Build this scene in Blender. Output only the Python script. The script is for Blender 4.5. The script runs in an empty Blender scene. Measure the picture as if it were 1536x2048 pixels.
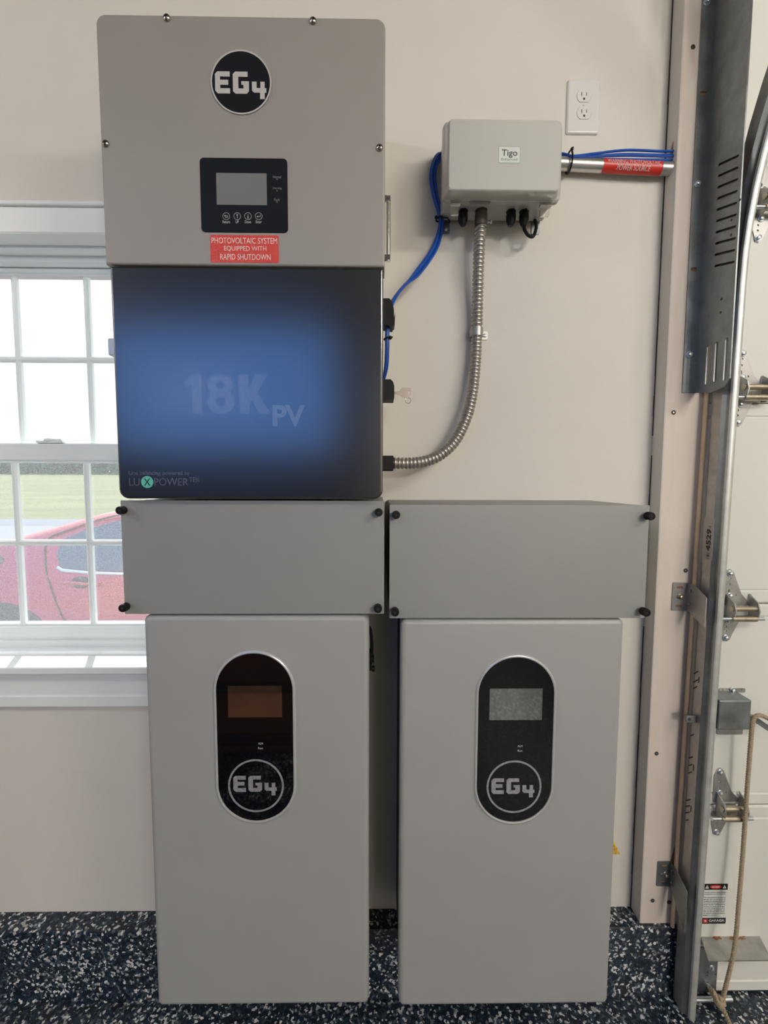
import bpy, bmesh, math, random
from mathutils import Vector, Matrix
random.seed(7)
PI = math.pi
SC = bpy.context.scene
COL = SC.collection

# ------------------------------------------------------------------ camera
CAMZ = 1.35922
F, PITCH, YAW, ROLL, CAMD = 882.24, 0.07251, 0.01247, 0.00316, 1.13608
_cy, _sy, _cp, _sp = math.cos(YAW), math.sin(YAW), math.cos(PITCH), math.sin(PITCH)
_r0, _u0 = Vector((_cy, -_sy, 0)), Vector((_sy*_sp, _cy*_sp, _cp))
FWD = Vector((_sy*_cp, _cy*_cp, -_sp))
RIGHT = _r0*math.cos(ROLL) + _u0*math.sin(ROLL)
UP = _u0*math.cos(ROLL) - _r0*math.sin(ROLL)
CAM = Vector((0, -CAMD, CAMZ))
cd = bpy.data.cameras.new('camera')
cam = bpy.data.objects.new('camera', cd)
COL.objects.link(cam)
cd.sensor_fit = 'HORIZONTAL'
cd.sensor_width = 36.0
cd.lens = 36.0*F/1536.0
cd.clip_start, cd.clip_end = 0.02, 500
m3 = Matrix((RIGHT, UP, -FWD)).transposed()
cam.matrix_world = Matrix.Translation(CAM) @ m3.to_4x4()
SC.camera = cam

# ------------------------------------------------------------------ world, sun, lamps, exposure
SC.view_settings.view_transform = 'Standard'
SC.view_settings.look = 'None'
SC.view_settings.exposure = 0.0
SC.view_settings.gamma = 1.0
SC.view_settings.use_curve_mapping = False
SKY_WHITE, SKY_BLUE, SKY_STRENGTH = (1.0, 1.0, 1.0), (0.20, 0.50, 1.30), 1.8
SUN_POWER = 6.5
LAMP_POWER, LAMP_COLOR = 168.0, (1.0, 0.95, 0.87)
w = bpy.data.worlds.new('sky')
SC.world = w
w.use_nodes = True
nt = w.node_tree
nt.nodes.clear()
tc = nt.nodes.new('ShaderNodeTexCoord')
sep = nt.nodes.new('ShaderNodeSeparateXYZ')
rmp = nt.nodes.new('ShaderNodeValToRGB')
rmp.color_ramp.elements[0].position, rmp.color_ramp.elements[0].color = 0.35, SKY_BLUE + (1,)
rmp.color_ramp.elements[1].position, rmp.color_ramp.elements[1].color = 0.75, SKY_WHITE + (1,)
mp = nt.nodes.new('ShaderNodeMapRange')
mp.inputs['From Min'].default_value = -1.0
bg = nt.nodes.new('ShaderNodeBackground')
bg.inputs['Strength'].default_value = SKY_STRENGTH
wo = nt.nodes.new('ShaderNodeOutputWorld')
nt.links.new(tc.outputs['Generated'], sep.inputs[0])
nt.links.new(sep.outputs['Y'], mp.inputs['Value'])
nt.links.new(mp.outputs[0], rmp.inputs[0])
nt.links.new(rmp.outputs[0], bg.inputs['Color'])
nt.links.new(bg.outputs[0], wo.inputs['Surface'])
sd = bpy.data.lights.new('sun', 'SUN')
sd.energy, sd.angle, sd.color = SUN_POWER, 0.012, (1.0, 0.96, 0.9)
so = bpy.data.objects.new('sun', sd)
COL.objects.link(so)
so.location = (-3, 6, 7)
so.rotation_euler = Vector((0.46, -0.89, -1.05)).to_track_quat('-Z', 'Y').to_euler()
LAMPS = [(1.8, -1.9, 0.38), (-2.5, -1.7, 0.22), (2.0, -4.8, 1.0), (2.0, -6.6, 0.7)]     # x, y, share of LAMP_POWER; first is the key, the rest added fill
CEIL = 3.0
for lx, ly, k in LAMPS:
    for dx in (-0.42, 0.0, 0.42):
        ad = bpy.data.lights.new('unseen_lamp_light', 'POINT')  # unseen point lights put in to light the room, floating below the fixtures
        ad.shadow_soft_size = 0.10
        ad.energy, ad.color = LAMP_POWER*k/3, LAMP_COLOR
        ao = bpy.data.objects.new('unseen_lamp_light', ad)
        ao.location = (lx+dx, ly, CEIL-0.40)
        COL.objects.link(ao)

# ------------------------------------------------------------------ helpers
def P(px, py, Y):
    """the point on the plane y = Y seen at that spot of the 1536 x 2048 photograph"""
    d = FWD*F + RIGHT*(px-768) - UP*(py-1024)
    return CAM + d*((Y+CAMD)/d.y)

def PX(px, py, X):
    """the point on the plane x = X"""
    d = FWD*F + RIGHT*(px-768) - UP*(py-1024)
    return CAM + d*(X/d.x)

def R(x0, y0, x1, y1, Y):
    """upright rectangle on y = Y: x0, x1, z0, z1"""
    ym, xm = (y0+y1)/2, (x0+x1)/2
    return P(x0, ym, Y).x, P(x1, ym, Y).x, P(xm, y1, Y).z, P(xm, y0, Y).z

def front(Y):                      # local (u, v, w) -> (u, Y - w, v): a surface facing the room
    return Matrix.Translation((0, Y, 0)) @ Matrix.Rotation(PI/2, 4, 'X')

def leftface(X):                   # local (u, v, w) -> u = -y, v = z, w = -x
    return Matrix(((0, 0, -1, X), (-1, 0, 0, 0), (0, 1, 0, 0), (0, 0, 0, 1)))

def rrect(x0, x1, z0, z1, r=0.0, n=6):
    rr = r if isinstance(r, (list, tuple)) else [r]*4
    pts = []
    for (cx, cz, sx, sz, a0), q in zip(((x0, z0, 1, 1, PI), (x1, z0, -1, 1, 1.5*PI), (x1, z1, -1, -1, 0), (x0, z1, 1, -1, .5*PI)), rr):
        q = max(q, 1e-5)
        ox, oz = cx+sx*q, cz+sz*q
        for i in range(n+1):
            a = a0 + .5*PI*i/n
            pts.append((ox+q*math.cos(a), oz+q*math.sin(a)))
    return pts

def circle(cx, cz, r, n=40, a0=0.0):
    return [(cx+r*math.cos(a0+2*PI*i/n), cz+r*math.sin(a0+2*PI*i/n)) for i in range(n)]

def slot(cx, cz, L, wd, ang=0.0, n=6):
    pts = []
    for s in (1, -1):
        for i in range(n+1):
            a = -.5*PI + PI*i/n
            x, z = s*(L/2-wd/2) + s*wd/2*math.cos(a), s*wd/2*math.sin(a)
            pts.append((cx+x*math.cos(ang)-z*math.sin(ang), cz+x*math.sin(ang)+z*math.cos(ang)))
    return pts

def catmull(pts, k=8):
    pts = [Vector(p) for p in pts]
    out = []
    for i in range(len(pts)-1):
        p0, p1, p2 = pts[max(i-1, 0)], pts[i], pts[i+1]
        p3 = pts[min(i+2, len(pts)-1)]
        for j in range(k):
            t = j/k
            out.append(.5*((2*p1)+(p2-p0)*t+(2*p0-5*p1+4*p2-p3)*t*t+(3*p1-p0-3*p2+p3)*t**3))
    out.append(pts[-1])
    return out

def resample(pts, step):
    out, acc = [pts[0].copy()], 0.0
    for a, b in zip(pts, pts[1:]):
        L = (b-a).length
        if L < 1e-9:
            continue
        t = step-acc
        while t <= L:
            out.append(a.lerp(b, t/L))
            t += step
        acc = (acc+L) % step
    return out

class MB:
    def __init__(s):
        s.v, s.f = [], []
    def add(s, vs, fs, M=None):
        n = len(s.v)
        s.v += [tuple(M @ Vector(p)) if M else tuple(p) for p in vs]
        s.f += [tuple(i+n for i in q) for q in fs]
        return s
    def loft(s, rings, cap=True, closed=True, M=None):
        n = len(rings[0])
        vs = [p for r in rings for p in r]
        fs = []
        for k in range(len(rings)-1):
            for i in range(n if closed else n-1):
                j = (i+1) % n
                fs.append((k*n+i, k*n+j, (k+1)*n+j, (k+1)*n+i))
        if cap:
            fs.append(tuple(range(n))[::-1])
            fs.append(tuple((len(rings)-1)*n+i for i in range(n)))
        return s.add(vs, fs, M)
    def box(s, x0, x1, y0, y1, z0, z1, M=None):
        vs = [(x, y, z) for z in (z0, z1) for y in (y0, y1) for x in (x0, x1)]
        return s.add(vs, [(0, 2, 3, 1), (4, 5, 7, 6), (0, 1, 5, 4), (2, 6, 7, 3), (0, 4, 6, 2), (1, 3, 7, 5)], M)
    def prism(s, poly, w0, w1, M=None):
        return s.loft([[(x, z, w0) for x, z in poly], [(x, z, w1) for x, z in poly]], M=M)
    def slab(s, x0, x1, z0, z1, yf, yb, r=0.0, b=0.0, n=6, k=3):
        """rounded plate facing -y, front edge eased by b"""
        def ring(ins, y):
            rr = r if isinstance(r, (list, tuple)) else [r]*4
            return [(x, y, z) for x, z in rrect(x0+ins, x1-ins, z0+ins, z1-ins, [max(q-ins, 1e-5) for q in rr], n)]
        rings = [ring(0, yb)]
        if b > 0:
            for i in range(k+1):
                a = .5*PI*i/k
                rings.append(ring(b*(1-math.cos(a)), yf+b*(1-math.sin(a))))
        else:
            rings.append(ring(0, yf))
        return s.loft(rings)
    def cyl(s, a, b, r, seg=20, r2=None, cap=True):
        a, b = Vector(a), Vector(b)
        r2 = r if r2 is None else r2
        t = (b-a).normalized()
        u = t.orthogonal().normalized()
        q = t.cross(u)
        rings = [[p+(u*math.cos(2*PI*i/seg)+q*math.sin(2*PI*i/seg))*rad for i in range(seg)] for p, rad in ((a, r), (b, r2))]
        return s.loft(rings, cap=cap)
    def lathe(s, a, t, prof, seg=20):
        a, t = Vector(a), Vector(t).normalized()
        u = t.orthogonal().normalized()
        q = t.cross(u)
        return s.loft([[a+t*h+(u*math.cos(2*PI*i/seg)+q*math.sin(2*PI*i/seg))*max(r, 1e-5) for i in range(seg)] for h, r in prof])
    def tube(s, path, rad, seg=10, cap=True):
        path = [Vector(p) for p in path]
        t = (path[1]-path[0]).normalized()
        u = t.orthogonal().normalized()
        rings = []
        for i, p in enumerate(path):
            t2 = (path[min(i+1, len(path)-1)]-path[max(i-1, 0)]).normalized()
            u = (u - t2*u.dot(t2)).normalized()
            q = t2.cross(u)
            r = rad(i) if callable(rad) else rad
            rings.append([p+(u*math.cos(2*PI*k/seg)+q*math.sin(2*PI*k/seg))*r for k in range(seg)])
        return s.loft(rings, cap=cap)
    def ring(s, cx, cz, ro, ri, w0, w1, M, n=48):
        vs, fs = [], []
        for i in range(n):
            c, d = math.cos(2*PI*i/n), math.sin(2*PI*i/n)
            vs += [(cx+ro*c, cz+ro*d, w0), (cx+ro*c, cz+ro*d, w1), (cx+ri*c, cz+ri*d, w1), (cx+ri*c, cz+ri*d, w0)]
        for i in range(n):
            a, b = i*4, ((i+1) % n)*4
            for k in range(4):
                j = (k+1) % 4
                fs.append((a+k, b+k, b+j, a+j))
        return s.add(vs, fs, M)
    def ball(s, c, r, seg=14, sq=(1, 1, 1)):
        c = Vector(c)
        n = seg//2
        return s.loft([[c+Vector((r*sq[0]*max(math.sin(PI*k/n), 1e-3)*math.cos(2*PI*i/seg), r*sq[1]*max(math.sin(PI*k/n), 1e-3)*math.sin(2*PI*i/seg), r*sq[2]*math.cos(PI*k/n))) for i in range(seg)] for k in range(n+1)])
    def curve(s, ob, M=None):
        COL.objects.link(ob)
        dg = bpy.context.evaluated_depsgraph_get()
        me = bpy.data.meshes.new_from_object(ob.evaluated_get(dg))
        vs = [v.co.copy() for v in me.vertices]
        fs = [tuple(p.vertices) for p in me.polygons]
        d = ob.data
        bpy.data.objects.remove(ob)
        bpy.data.curves.remove(d)
        bpy.data.meshes.remove(me)
        return s.add(vs, fs, M)
    def plate(s, outer, holes, w0, w1, M):
        cu = bpy.data.curves.new('outline', 'CURVE')
        cu.dimensions, cu.fill_mode, cu.extrude = '2D', 'BOTH', (w1-w0)/2
        for ring in [outer]+holes:
            sp = cu.splines.new('POLY')
            sp.points.add(len(ring)-1)
            for p, (x, z) in zip(sp.points, ring):
                p.co = (x, z, 0, 1)
            sp.use_cyclic_u = True
        return s.curve(bpy.data.objects.new('outline', cu), M @ Matrix.Translation((0, 0, (w0+w1)/2)))
    def text(s, string, u0, u1, v0, v1, M, t=0.0004, bold=0.0, shear=0.0):
        cu = bpy.data.curves.new('lettering', 'FONT')
        cu.body, cu.extrude, cu.offset, cu.shear, cu.resolution_u = string, 0.01, bold, shear, 4
        tmp = MB()
        tmp.curve(bpy.data.objects.new('lettering', cu))
        if not tmp.v:
            return s
        xs, ys = [p[0] for p in tmp.v], [p[1] for p in tmp.v]
        ax, bx, ay, by = min(xs), max(xs), min(ys), max(ys)
        vs = [(u0+(x-ax)/(bx-ax)*(u1-u0), v0+(y-ay)/(by-ay)*(v1-v0), t*(0.5+z*50)) for x, y, z in tmp.v]
        return s.add(vs, tmp.f, M)
    def build(s, name, mat, parent=None, smooth=35, fix=True):
        me = bpy.data.meshes.new(name)
        me.from_pydata(s.v, [], s.f)
        me.materials.append(mat)
        if fix:
            bm = bmesh.new()
            bm.from_mesh(me)
            bmesh.ops.recalc_face_normals(bm, faces=bm.faces)
            bm.to_mesh(me)
            bm.free()
        if smooth:
            for p in me.polygons:
                p.use_smooth = True
            me.set_sharp_from_angle(angle=math.radians(smooth))
            for p in me.polygons:          # large flat caps keep one normal, edges around them stay crisp
                if len(p.vertices) > 8:
                    p.use_smooth = False
            if me.normals_domain == 'FACE':    # every edge is sharp: flat faces throughout
                for p in me.polygons:
                    p.use_smooth = False
        o = bpy.data.objects.new(name, me)
        COL.objects.link(o)
        if parent:
            o.parent = parent
            o.matrix_parent_inverse = Matrix.Translation(-parent_origin(parent))
        return o

def parent_origin(p):
    # parts are modelled in world coordinates, so only an Empty at a thing's base carries an offset
    return Vector(p.location) if p.type == 'EMPTY' else Vector((0, 0, 0))

def thing(name, label, cat, loc, group=None):
    o = bpy.data.objects.new(name, None)
    COL.objects.link(o)
    o.location = loc
    o.empty_display_size = 0.05
    return tag(o, label, cat, group)

def tag(o, label, cat, group=None):
    o['label'], o['category'] = label, cat
    if group:
        o['group'] = group
    return o

def struct(name, loc=None, mb=None, mat=None, smooth=35):
    if mb:
        o = mb.build(name, mat, smooth=smooth)
    else:
        o = bpy.data.objects.new(name, None)
        COL.objects.link(o)
        o.location = loc
        o.empty_display_size = 0.05
    o['kind'] = 'structure'
    return o

# ------------------------------------------------------------------ materials
def mat(name, color, rough=0.5, metal=0.0, spec=0.5, bump=0.0, bscale=200.0, var=0.0, vscale=20.0, coat=0.0, stretch=(1, 1, 1), rvar=0.0):
    m = bpy.data.materials.new(name)
    m.use_nodes = True
    t = m.node_tree
    b = t.nodes['Principled BSDF']
    b.inputs['Base Color'].default_value = tuple(color)+(1,)
    b.inputs['Roughness'].default_value = rough
    b.inputs['Metallic'].default_value = metal
    b.inputs['Specular IOR Level'].default_value = spec
    if coat:
        b.inputs['Coat Weight'].default_value = coat
        b.inputs['Coat Roughness'].default_value = 0.05
    if bump or var or rvar:
        co = t.nodes.new('ShaderNodeTexCoord')
        mp_ = t.nodes.new('ShaderNodeMapping')
        mp_.inputs['Scale'].default_value = stretch
        t.links.new(co.outputs['Object'], mp_.inputs[0])
    if bump:
        n = t.nodes.new('ShaderNodeTexNoise')
        n.inputs['Scale'].default_value = bscale
        n.inputs['Detail'].default_value = 2
        bp = t.nodes.new('ShaderNodeBump')
        bp.inputs['Strength'].default_value = bump
        bp.inputs['Distance'].default_value = 0.002
        t.links.new(mp_.outputs[0], n.inputs['Vector'])
        t.links.new(n.outputs[0], bp.inputs['Height'])
        t.links.new(bp.outputs[0], b.inputs['Normal'])
    if var or rvar:
        n = t.nodes.new('ShaderNodeTexNoise')
        n.inputs['Scale'].default_value = vscale
        n.inputs['Detail'].default_value = 6
        n.inputs['Roughness'].default_value = 0.65
        t.links.new(mp_.outputs[0], n.inputs['Vector'])
        if var:
            mr = t.nodes.new('ShaderNodeMapRange')
            mr.inputs['From Min'].default_value, mr.inputs['From Max'].default_value = 0.3, 0.7
            mr.inputs['To Min'].default_value, mr.inputs['To Max'].default_value = 1-var, 1+var
            hs = t.nodes.new('ShaderNodeHueSaturation')
            hs.inputs['Color'].default_value = tuple(color)+(1,)
            t.links.new(n.outputs[0], mr.inputs[0])
            t.links.new(mr.outputs[0], hs.inputs['Value'])
            t.links.new(hs.outputs[0], b.inputs['Base Color'])
        if rvar:
            mr = t.nodes.new('ShaderNodeMapRange')
            mr.inputs['From Min'].default_value, mr.inputs['From Max'].default_value = 0.3, 0.7
            mr.inputs['To Min'].default_value, mr.inputs['To Max'].default_value = max(rough-rvar, .05), rough+rvar
            t.links.new(n.outputs[0], mr.inputs[0])
            t.links.new(mr.outputs[0], b.inputs['Roughness'])
    return m

def flake_mat():
    m = bpy.data.materials.new('flake_epoxy')
    m.use_nodes = True
    t = m.node_tree
    b = t.nodes['Principled BSDF']
    co = t.nodes.new('ShaderNodeTexCoord')
    nz = t.nodes.new('ShaderNodeTexNoise')
    nz.inputs['Scale'].default_value = 160
    mx = t.nodes.new('ShaderNodeVectorMath')
    mx.operation = 'MULTIPLY_ADD'
    mx.inputs[1].default_value = (0.009, 0.009, 0.009)
    vo = t.nodes.new('ShaderNodeTexVoronoi')
    vo.inputs['Scale'].default_value = 180
    vo.inputs['Randomness'].default_value = 1.0
    sp = t.nodes.new('ShaderNodeSeparateColor')
    rp = t.nodes.new('ShaderNodeValToRGB')
    rp.color_ramp.interpolation = 'CONSTANT'
    stops = [(0.0, (0.006, 0.009, 0.014)), (0.26, (0.008, 0.017, 0.036)), (0.50, (0.016, 0.033, 0.048)), (0.66, (0.040, 0.062, 0.084)),
             (0.77, (0.12, 0.14, 0.16)), (0.84, (0.40, 0.41, 0.41)), (0.92, (0.72, 0.72, 0.71))]
    el = rp.color_ramp.elements
    el[0].position, el[0].color = stops[0][0], stops[0][1]+(1,)
    el[1].position, el[1].color = stops[1][0], stops[1][1]+(1,)
    for p, c in stops[2:]:
        e = el.new(p)
        e.color = c+(1,)
    t.links.new(co.outputs['Object'], nz.inputs['Vector'])
    t.links.new(nz.outputs['Color'], mx.inputs[0])
    t.links.new(co.outputs['Object'], mx.inputs[2])
    t.links.new(mx.outputs[0], vo.inputs['Vector'])
    t.links.new(vo.outputs['Color'], sp.inputs[0])
    t.links.new(sp.outputs[0], rp.inputs[0])
    t.links.new(rp.outputs[0], b.inputs['Base Color'])
    b.inputs['Roughness'].default_value = 0.34
    bp = t.nodes.new('ShaderNodeBump')
    bp.inputs['Strength'].default_value = 0.5
    bp.inputs['Distance'].default_value = 0.003
    t.links.new(sp.outputs[1], bp.inputs['Height'])
    t.links.new(bp.outputs[0], b.inputs['Normal'])
    return m

def glass_mat(name, veil, color=(0.9, 0.95, 0.95), grain=0.0):
    """clear pane that also carries dust or screen mesh lit from both sides"""
    m = bpy.data.materials.new(name)
    m.use_nodes = True
    t = m.node_tree
    t.nodes.clear()
    out = t.nodes.new('ShaderNodeOutputMaterial')
    tr = t.nodes.new('ShaderNodeBsdfTransparent')
    tr.inputs[0].default_value = (0.97, 0.98, 0.98, 1)
    tl = t.nodes.new('ShaderNodeBsdfTranslucent')
    tl.inputs[0].default_value = tuple(color)+(1,)
    mxs = t.nodes.new('ShaderNodeMixShader')
    mxs.inputs[0].default_value = veil
    t.links.new(tr.outputs[0], mxs.inputs[1])
    t.links.new(tl.outputs[0], mxs.inputs[2])
    last = mxs
    if grain:
        co = t.nodes.new('ShaderNodeTexCoord')
        nz = t.nodes.new('ShaderNodeTexNoise')
        nz.inputs['Scale'].default_value = 420
        mr = t.nodes.new('ShaderNodeMapRange')
        mr.inputs['From Min'].default_value, mr.inputs['From Max'].default_value = 0.3, 0.7
        mr.inputs['To Min'].default_value, mr.inputs['To Max'].default_value = veil-grain, veil+grain
        t.links.new(co.outputs['Object'], nz.inputs['Vector'])
        t.links.new(nz.outputs[0], mr.inputs[0])
        t.links.new(mr.outputs[0], mxs.inputs[0])
    else:
        gl = t.nodes.new('ShaderNodeBsdfGlossy')
        gl.inputs['Roughness'].default_value = 0.02
        m2 = t.nodes.new('ShaderNodeMixShader')
        m2.inputs[0].default_value = 0.035
        t.links.new(mxs.outputs[0], m2.inputs[1])
        t.links.new(gl.outputs[0], m2.inputs[2])
        last = m2
    t.links.new(last.outputs[0], out.inputs[0])
    return m

M = {}
M['wall'] = mat('wall_paint', (0.72, 0.685, 0.62), 0.75, bump=0.12, bscale=90, var=0.02, vscale=6)
M['panelling'] = mat('dark_panelling', (0.055, 0.050, 0.046), 0.8, var=0.1, vscale=5)
M['ceiling'] = mat('bare_board_ceiling', (0.22, 0.205, 0.18), 0.9, var=0.1, vscale=4)
M['jamb'] = mat('jamb_paint', (0.72, 0.625, 0.54), 0.7, bump=0.25, bscale=120, var=0.05, vscale=18, stretch=(1, 1, .15))
M['jambside'] = mat('jamb_side_darker', (0.60, 0.57, 0.52), 0.75, bump=0.2, bscale=100, var=0.05, vscale=14, stretch=(1, 1, .2))  # darker and greyer than the jamb face
M['caulk'] = mat('dark_gap', (0.06, 0.05, 0.04), 0.9)
M['rawwood'] = mat('raw_wood', (0.30, 0.14, 0.07), 0.8, var=0.3, vscale=60)
M['rust'] = mat('rust', (0.32, 0.13, 0.05), 0.9, var=0.4, vscale=120)
M['flake'] = flake_mat()
M['vinyl'] = mat('white_vinyl', (0.86, 0.91, 0.90), 0.35)
M['trimpaint'] = mat('white_trim', (0.84, 0.87, 0.86), 0.4)
M['cover'] = mat('grey_powder_coat', (0.355, 0.328, 0.298), 0.52, metal=0.2, bump=0.10, bscale=900, var=0.02, vscale=5)
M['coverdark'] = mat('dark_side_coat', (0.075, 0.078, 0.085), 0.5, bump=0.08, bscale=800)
M['box'] = mat('grey_enclosure_coat', (0.315, 0.318, 0.307), 0.52, metal=0.2, bump=0.10, bscale=900, var=0.025, vscale=5)
M['battery'] = mat('battery_coat', (0.410, 0.410, 0.398), 0.52, metal=0.2, bump=0.10, bscale=900, var=0.025, vscale=5)
M['seam'] = mat('edge_light', (0.50, 0.49, 0.47), 0.5)
M['blackgloss'] = mat('black_cover', (0.009, 0.010, 0.012), 0.20, spec=1.0)
M['blackgloss'].node_tree.nodes['Principled BSDF'].inputs['IOR'].default_value = 1.8
M['black'] = mat('black_plastic', (0.008, 0.008, 0.010), 0.4, spec=0.3)
M['rubber'] = mat('black_rubber', (0.008, 0.008, 0.009), 0.5, spec=0.25)
M['panel'] = mat('panel_black', (0.010, 0.011, 0.014), 0.40, spec=0.25)
M['glassblack'] = mat('black_glass', (0.003, 0.0035, 0.005), 0.03, spec=0.28)
M['lcd'] = mat('grey_lcd', (0.20, 0.205, 0.20), 0.25)
M['lcddark'] = mat('dark_lcd', (0.008, 0.009, 0.010), 0.04, spec=1.0)
M['lcddark'].node_tree.nodes['Principled BSDF'].inputs['IOR'].default_value = 2.0
M['rim'] = mat('pale_rim', (0.62, 0.62, 0.62), 0.28, metal=0.4)
M['logo'] = mat('pale_lettering', (0.52, 0.50, 0.47), 0.5)
M['logosilver'] = mat('silver_lettering', (0.42, 0.43, 0.44), 0.35, metal=0.5, var=0.35, vscale=300)
M['ghost'] = mat('grey_lettering', (0.055, 0.060, 0.070), 0.20, spec=1.0)
M['ghostpv'] = mat('pale_grey_lettering', (0.085, 0.092, 0.108), 0.20, spec=1.0)
for _k in ('ghost', 'ghostpv'):
    M[_k].node_tree.nodes['Principled BSDF'].inputs['IOR'].default_value = 1.8
M['print'] = mat('white_print', (0.55, 0.56, 0.58), 0.5)
M['printdim'] = mat('dim_print', (0.20, 0.21, 0.22), 0.5)
M['teal'] = mat('teal_disc', (0.12, 0.50, 0.40), 0.45)
M['red'] = mat('red_reflective', (0.70, 0.045, 0.028), 0.22, spec=0.8, bump=0.9, bscale=420)
M['redflat'] = mat('red_label', (0.62, 0.03, 0.02), 0.35)
M['pinkprint'] = mat('pale_print', (0.85, 0.66, 0.58), 0.4)
M['whiteprint'] = mat('white_label_print', (0.85, 0.84, 0.82), 0.4)
M['chrome'] = mat('polished_steel', (0.75, 0.73, 0.70), 0.12, metal=1.0)
M['screwsteel'] = mat('screw_steel', (0.42, 0.39, 0.36), 0.22, metal=1.0)
M['galv'] = mat('galvanized_steel', (0.43, 0.42, 0.40), 0.42, metal=0.7, var=0.22, vscale=28, rvar=0.1, bump=0.05, bscale=60)
M['galvdark'] = mat('weathered_shaded_steel', (0.26, 0.28, 0.285), 0.42, metal=0.75, var=0.25, vscale=22, rvar=0.1, bump=0.05, bscale=60)  # weathered tone; on the rail curve it also stands in for shade
M['galvpale'] = mat('pale_lit_galvanized', (0.60, 0.61, 0.58), 0.42, metal=0.6, var=0.12, vscale=30)
M['lip'] = mat('tan_painted_lip', (0.55, 0.42, 0.28), 0.6, var=0.08, vscale=30)
M['slotshade'] = mat('slot_shade_steel', (0.07, 0.06, 0.05), 0.6, metal=0.4)
M['zinc'] = mat('yellow_zinc', (0.50, 0.44, 0.33), 0.32, metal=0.85, var=0.15, vscale=60)
M['boltzinc'] = mat('bright_zinc', (0.62, 0.66, 0.68), 0.28, metal=0.9)
M['conduit'] = mat('flex_conduit_steel', (0.44, 0.41, 0.37), 0.38, metal=0.8, var=0.2, vscale=90)
M['emt'] = mat('pipe_steel', (0.60, 0.58, 0.54), 0.30, metal=0.85, var=0.12, vscale=40)
M['fitting'] = mat('dark_fitting', (0.16, 0.145, 0.12), 0.45, metal=0.6)
M['enclosure'] = mat('pale_grey_plastic', (0.58, 0.57, 0.53), 0.16, spec=0.6)
M['enclosurebase'] = mat('pale_grey_base', (0.44, 0.44, 0.42), 0.30)
M['blue'] = mat('blue_jacket', (0.012, 0.085, 0.42), 0.32)
M['outlet'] = mat('white_plate', (0.76, 0.74, 0.71), 0.22)
M['hole'] = mat('dark_slot', (0.05, 0.045, 0.04), 0.8)
M['green'] = mat('green_print', (0.10, 0.28, 0.06), 0.5)
M['darkprint'] = mat('dark_print', (0.04, 0.05, 0.05), 0.5)
M['sticker'] = mat('white_sticker', (0.72, 0.74, 0.70), 0.35)
M['tagtan'] = mat('pale_tag', (0.40, 0.37, 0.33), 0.5)
M['door'] = mat('white_door_steel', (0.76, 0.755, 0.69), 0.5, bump=0.10, bscale=40, stretch=(.25, 1, 3))
M['seal'] = mat('door_seal', (0.03, 0.03, 0.03), 0.7)
M['blackprint'] = mat('black_print', (0.008, 0.008, 0.008), 0.4)
M['rope'] = mat('tan_rope', (0.42, 0.33, 0.22), 0.85, bump=0.4, bscale=900, var=0.15, vscale=200)
M['keysteel'] = mat('key_steel', (0.36, 0.30, 0.26), 0.35, metal=0.8)
M['yellow'] = mat('yellow_foam', (0.80, 0.52, 0.05), 0.55, bump=0.6, bscale=300, var=0.3, vscale=300)
M['carred'] = mat('red_car_paint', (0.46, 0.018, 0.034), 0.25, coat=0.6)
M['carglass'] = mat('car_window', (0.06, 0.075, 0.075), 0.08, spec=0.8)
M['cartrim'] = mat('bright_car_trim', (0.75, 0.75, 0.75), 0.25, metal=0.6)
M['carseam'] = mat('car_seam', (0.03, 0.005, 0.008), 0.7)
M['tyre'] = mat('tyre', (0.02, 0.02, 0.02), 0.8)
M['grass'] = mat('field_grass', (0.165, 0.165, 0.040), 0.95, var=0.25, vscale=0.35, stretch=(.25, 1, 1))
M['asphalt'] = mat('road', (0.16, 0.165, 0.17), 0.9)
M['gravel'] = mat('driveway', (0.24, 0.235, 0.22), 0.95, var=0.15, vscale=8)
M['leaf'] = mat('tree_leaf', (0.055, 0.15, 0.035), 0.8, var=0.5, vscale=1.6)
M['bark'] = mat('tree_bark', (0.09, 0.06, 0.04), 0.9)
M['siding'] = mat('outside_siding', (0.6, 0.6, 0.58), 0.8)
M['plywood'] = mat('orange_plywood', (0.80, 0.30, 0.13), 0.6, var=0.15, vscale=6)
M['cardboard'] = mat('cardboard', (0.34, 0.20, 0.10), 0.8, var=0.08, vscale=8)
M['lampbody'] = mat('lamp_body', (0.8, 0.8, 0.8), 0.5)
M['pane'] = glass_mat('window_pane', 0.015)
M['screen'] = glass_mat('insect_screen', 0.085, (0.85, 0.9, 0.9), grain=0.07)
_d = bpy.data.materials.new('lamp_diffuser')
_d.use_nodes = True
_d.node_tree.nodes['Principled BSDF'].inputs['Emission Color'].default_value = LAMP_COLOR+(1,)
_d.node_tree.nodes['Principled BSDF'].inputs['Emission Strength'].default_value = 6.0
M['diffuser'] = _d

# ------------------------------------------------------------------ planes measured from the picture
ZBASE = 0.1746        # top of the curb
YCURB = -0.056
YJ = -0.044           # jamb face
XJ = 0.7036           # jamb left side
XO = 0.799            # garage opening
XO2 = 3.25
YDOOR = -0.060
YINV, YBOX, YBAT = -0.271, -0.2536, -0.2536
RX0, RX1, RY0 = -3.2, 4.6, -8.0
RYL = -3.7             # the left bay is shallower
FZ = -0.012           # garage slab
# window opening in the wall
WX0, WX1 = -1.46, -0.545
SILLZ = P(100, 1335, -0.05).z
WZ0, WZ1 = SILLZ-0.02, P(100, 474, 0.0).z
DZ1 = 2.50            # head of garage opening

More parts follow.
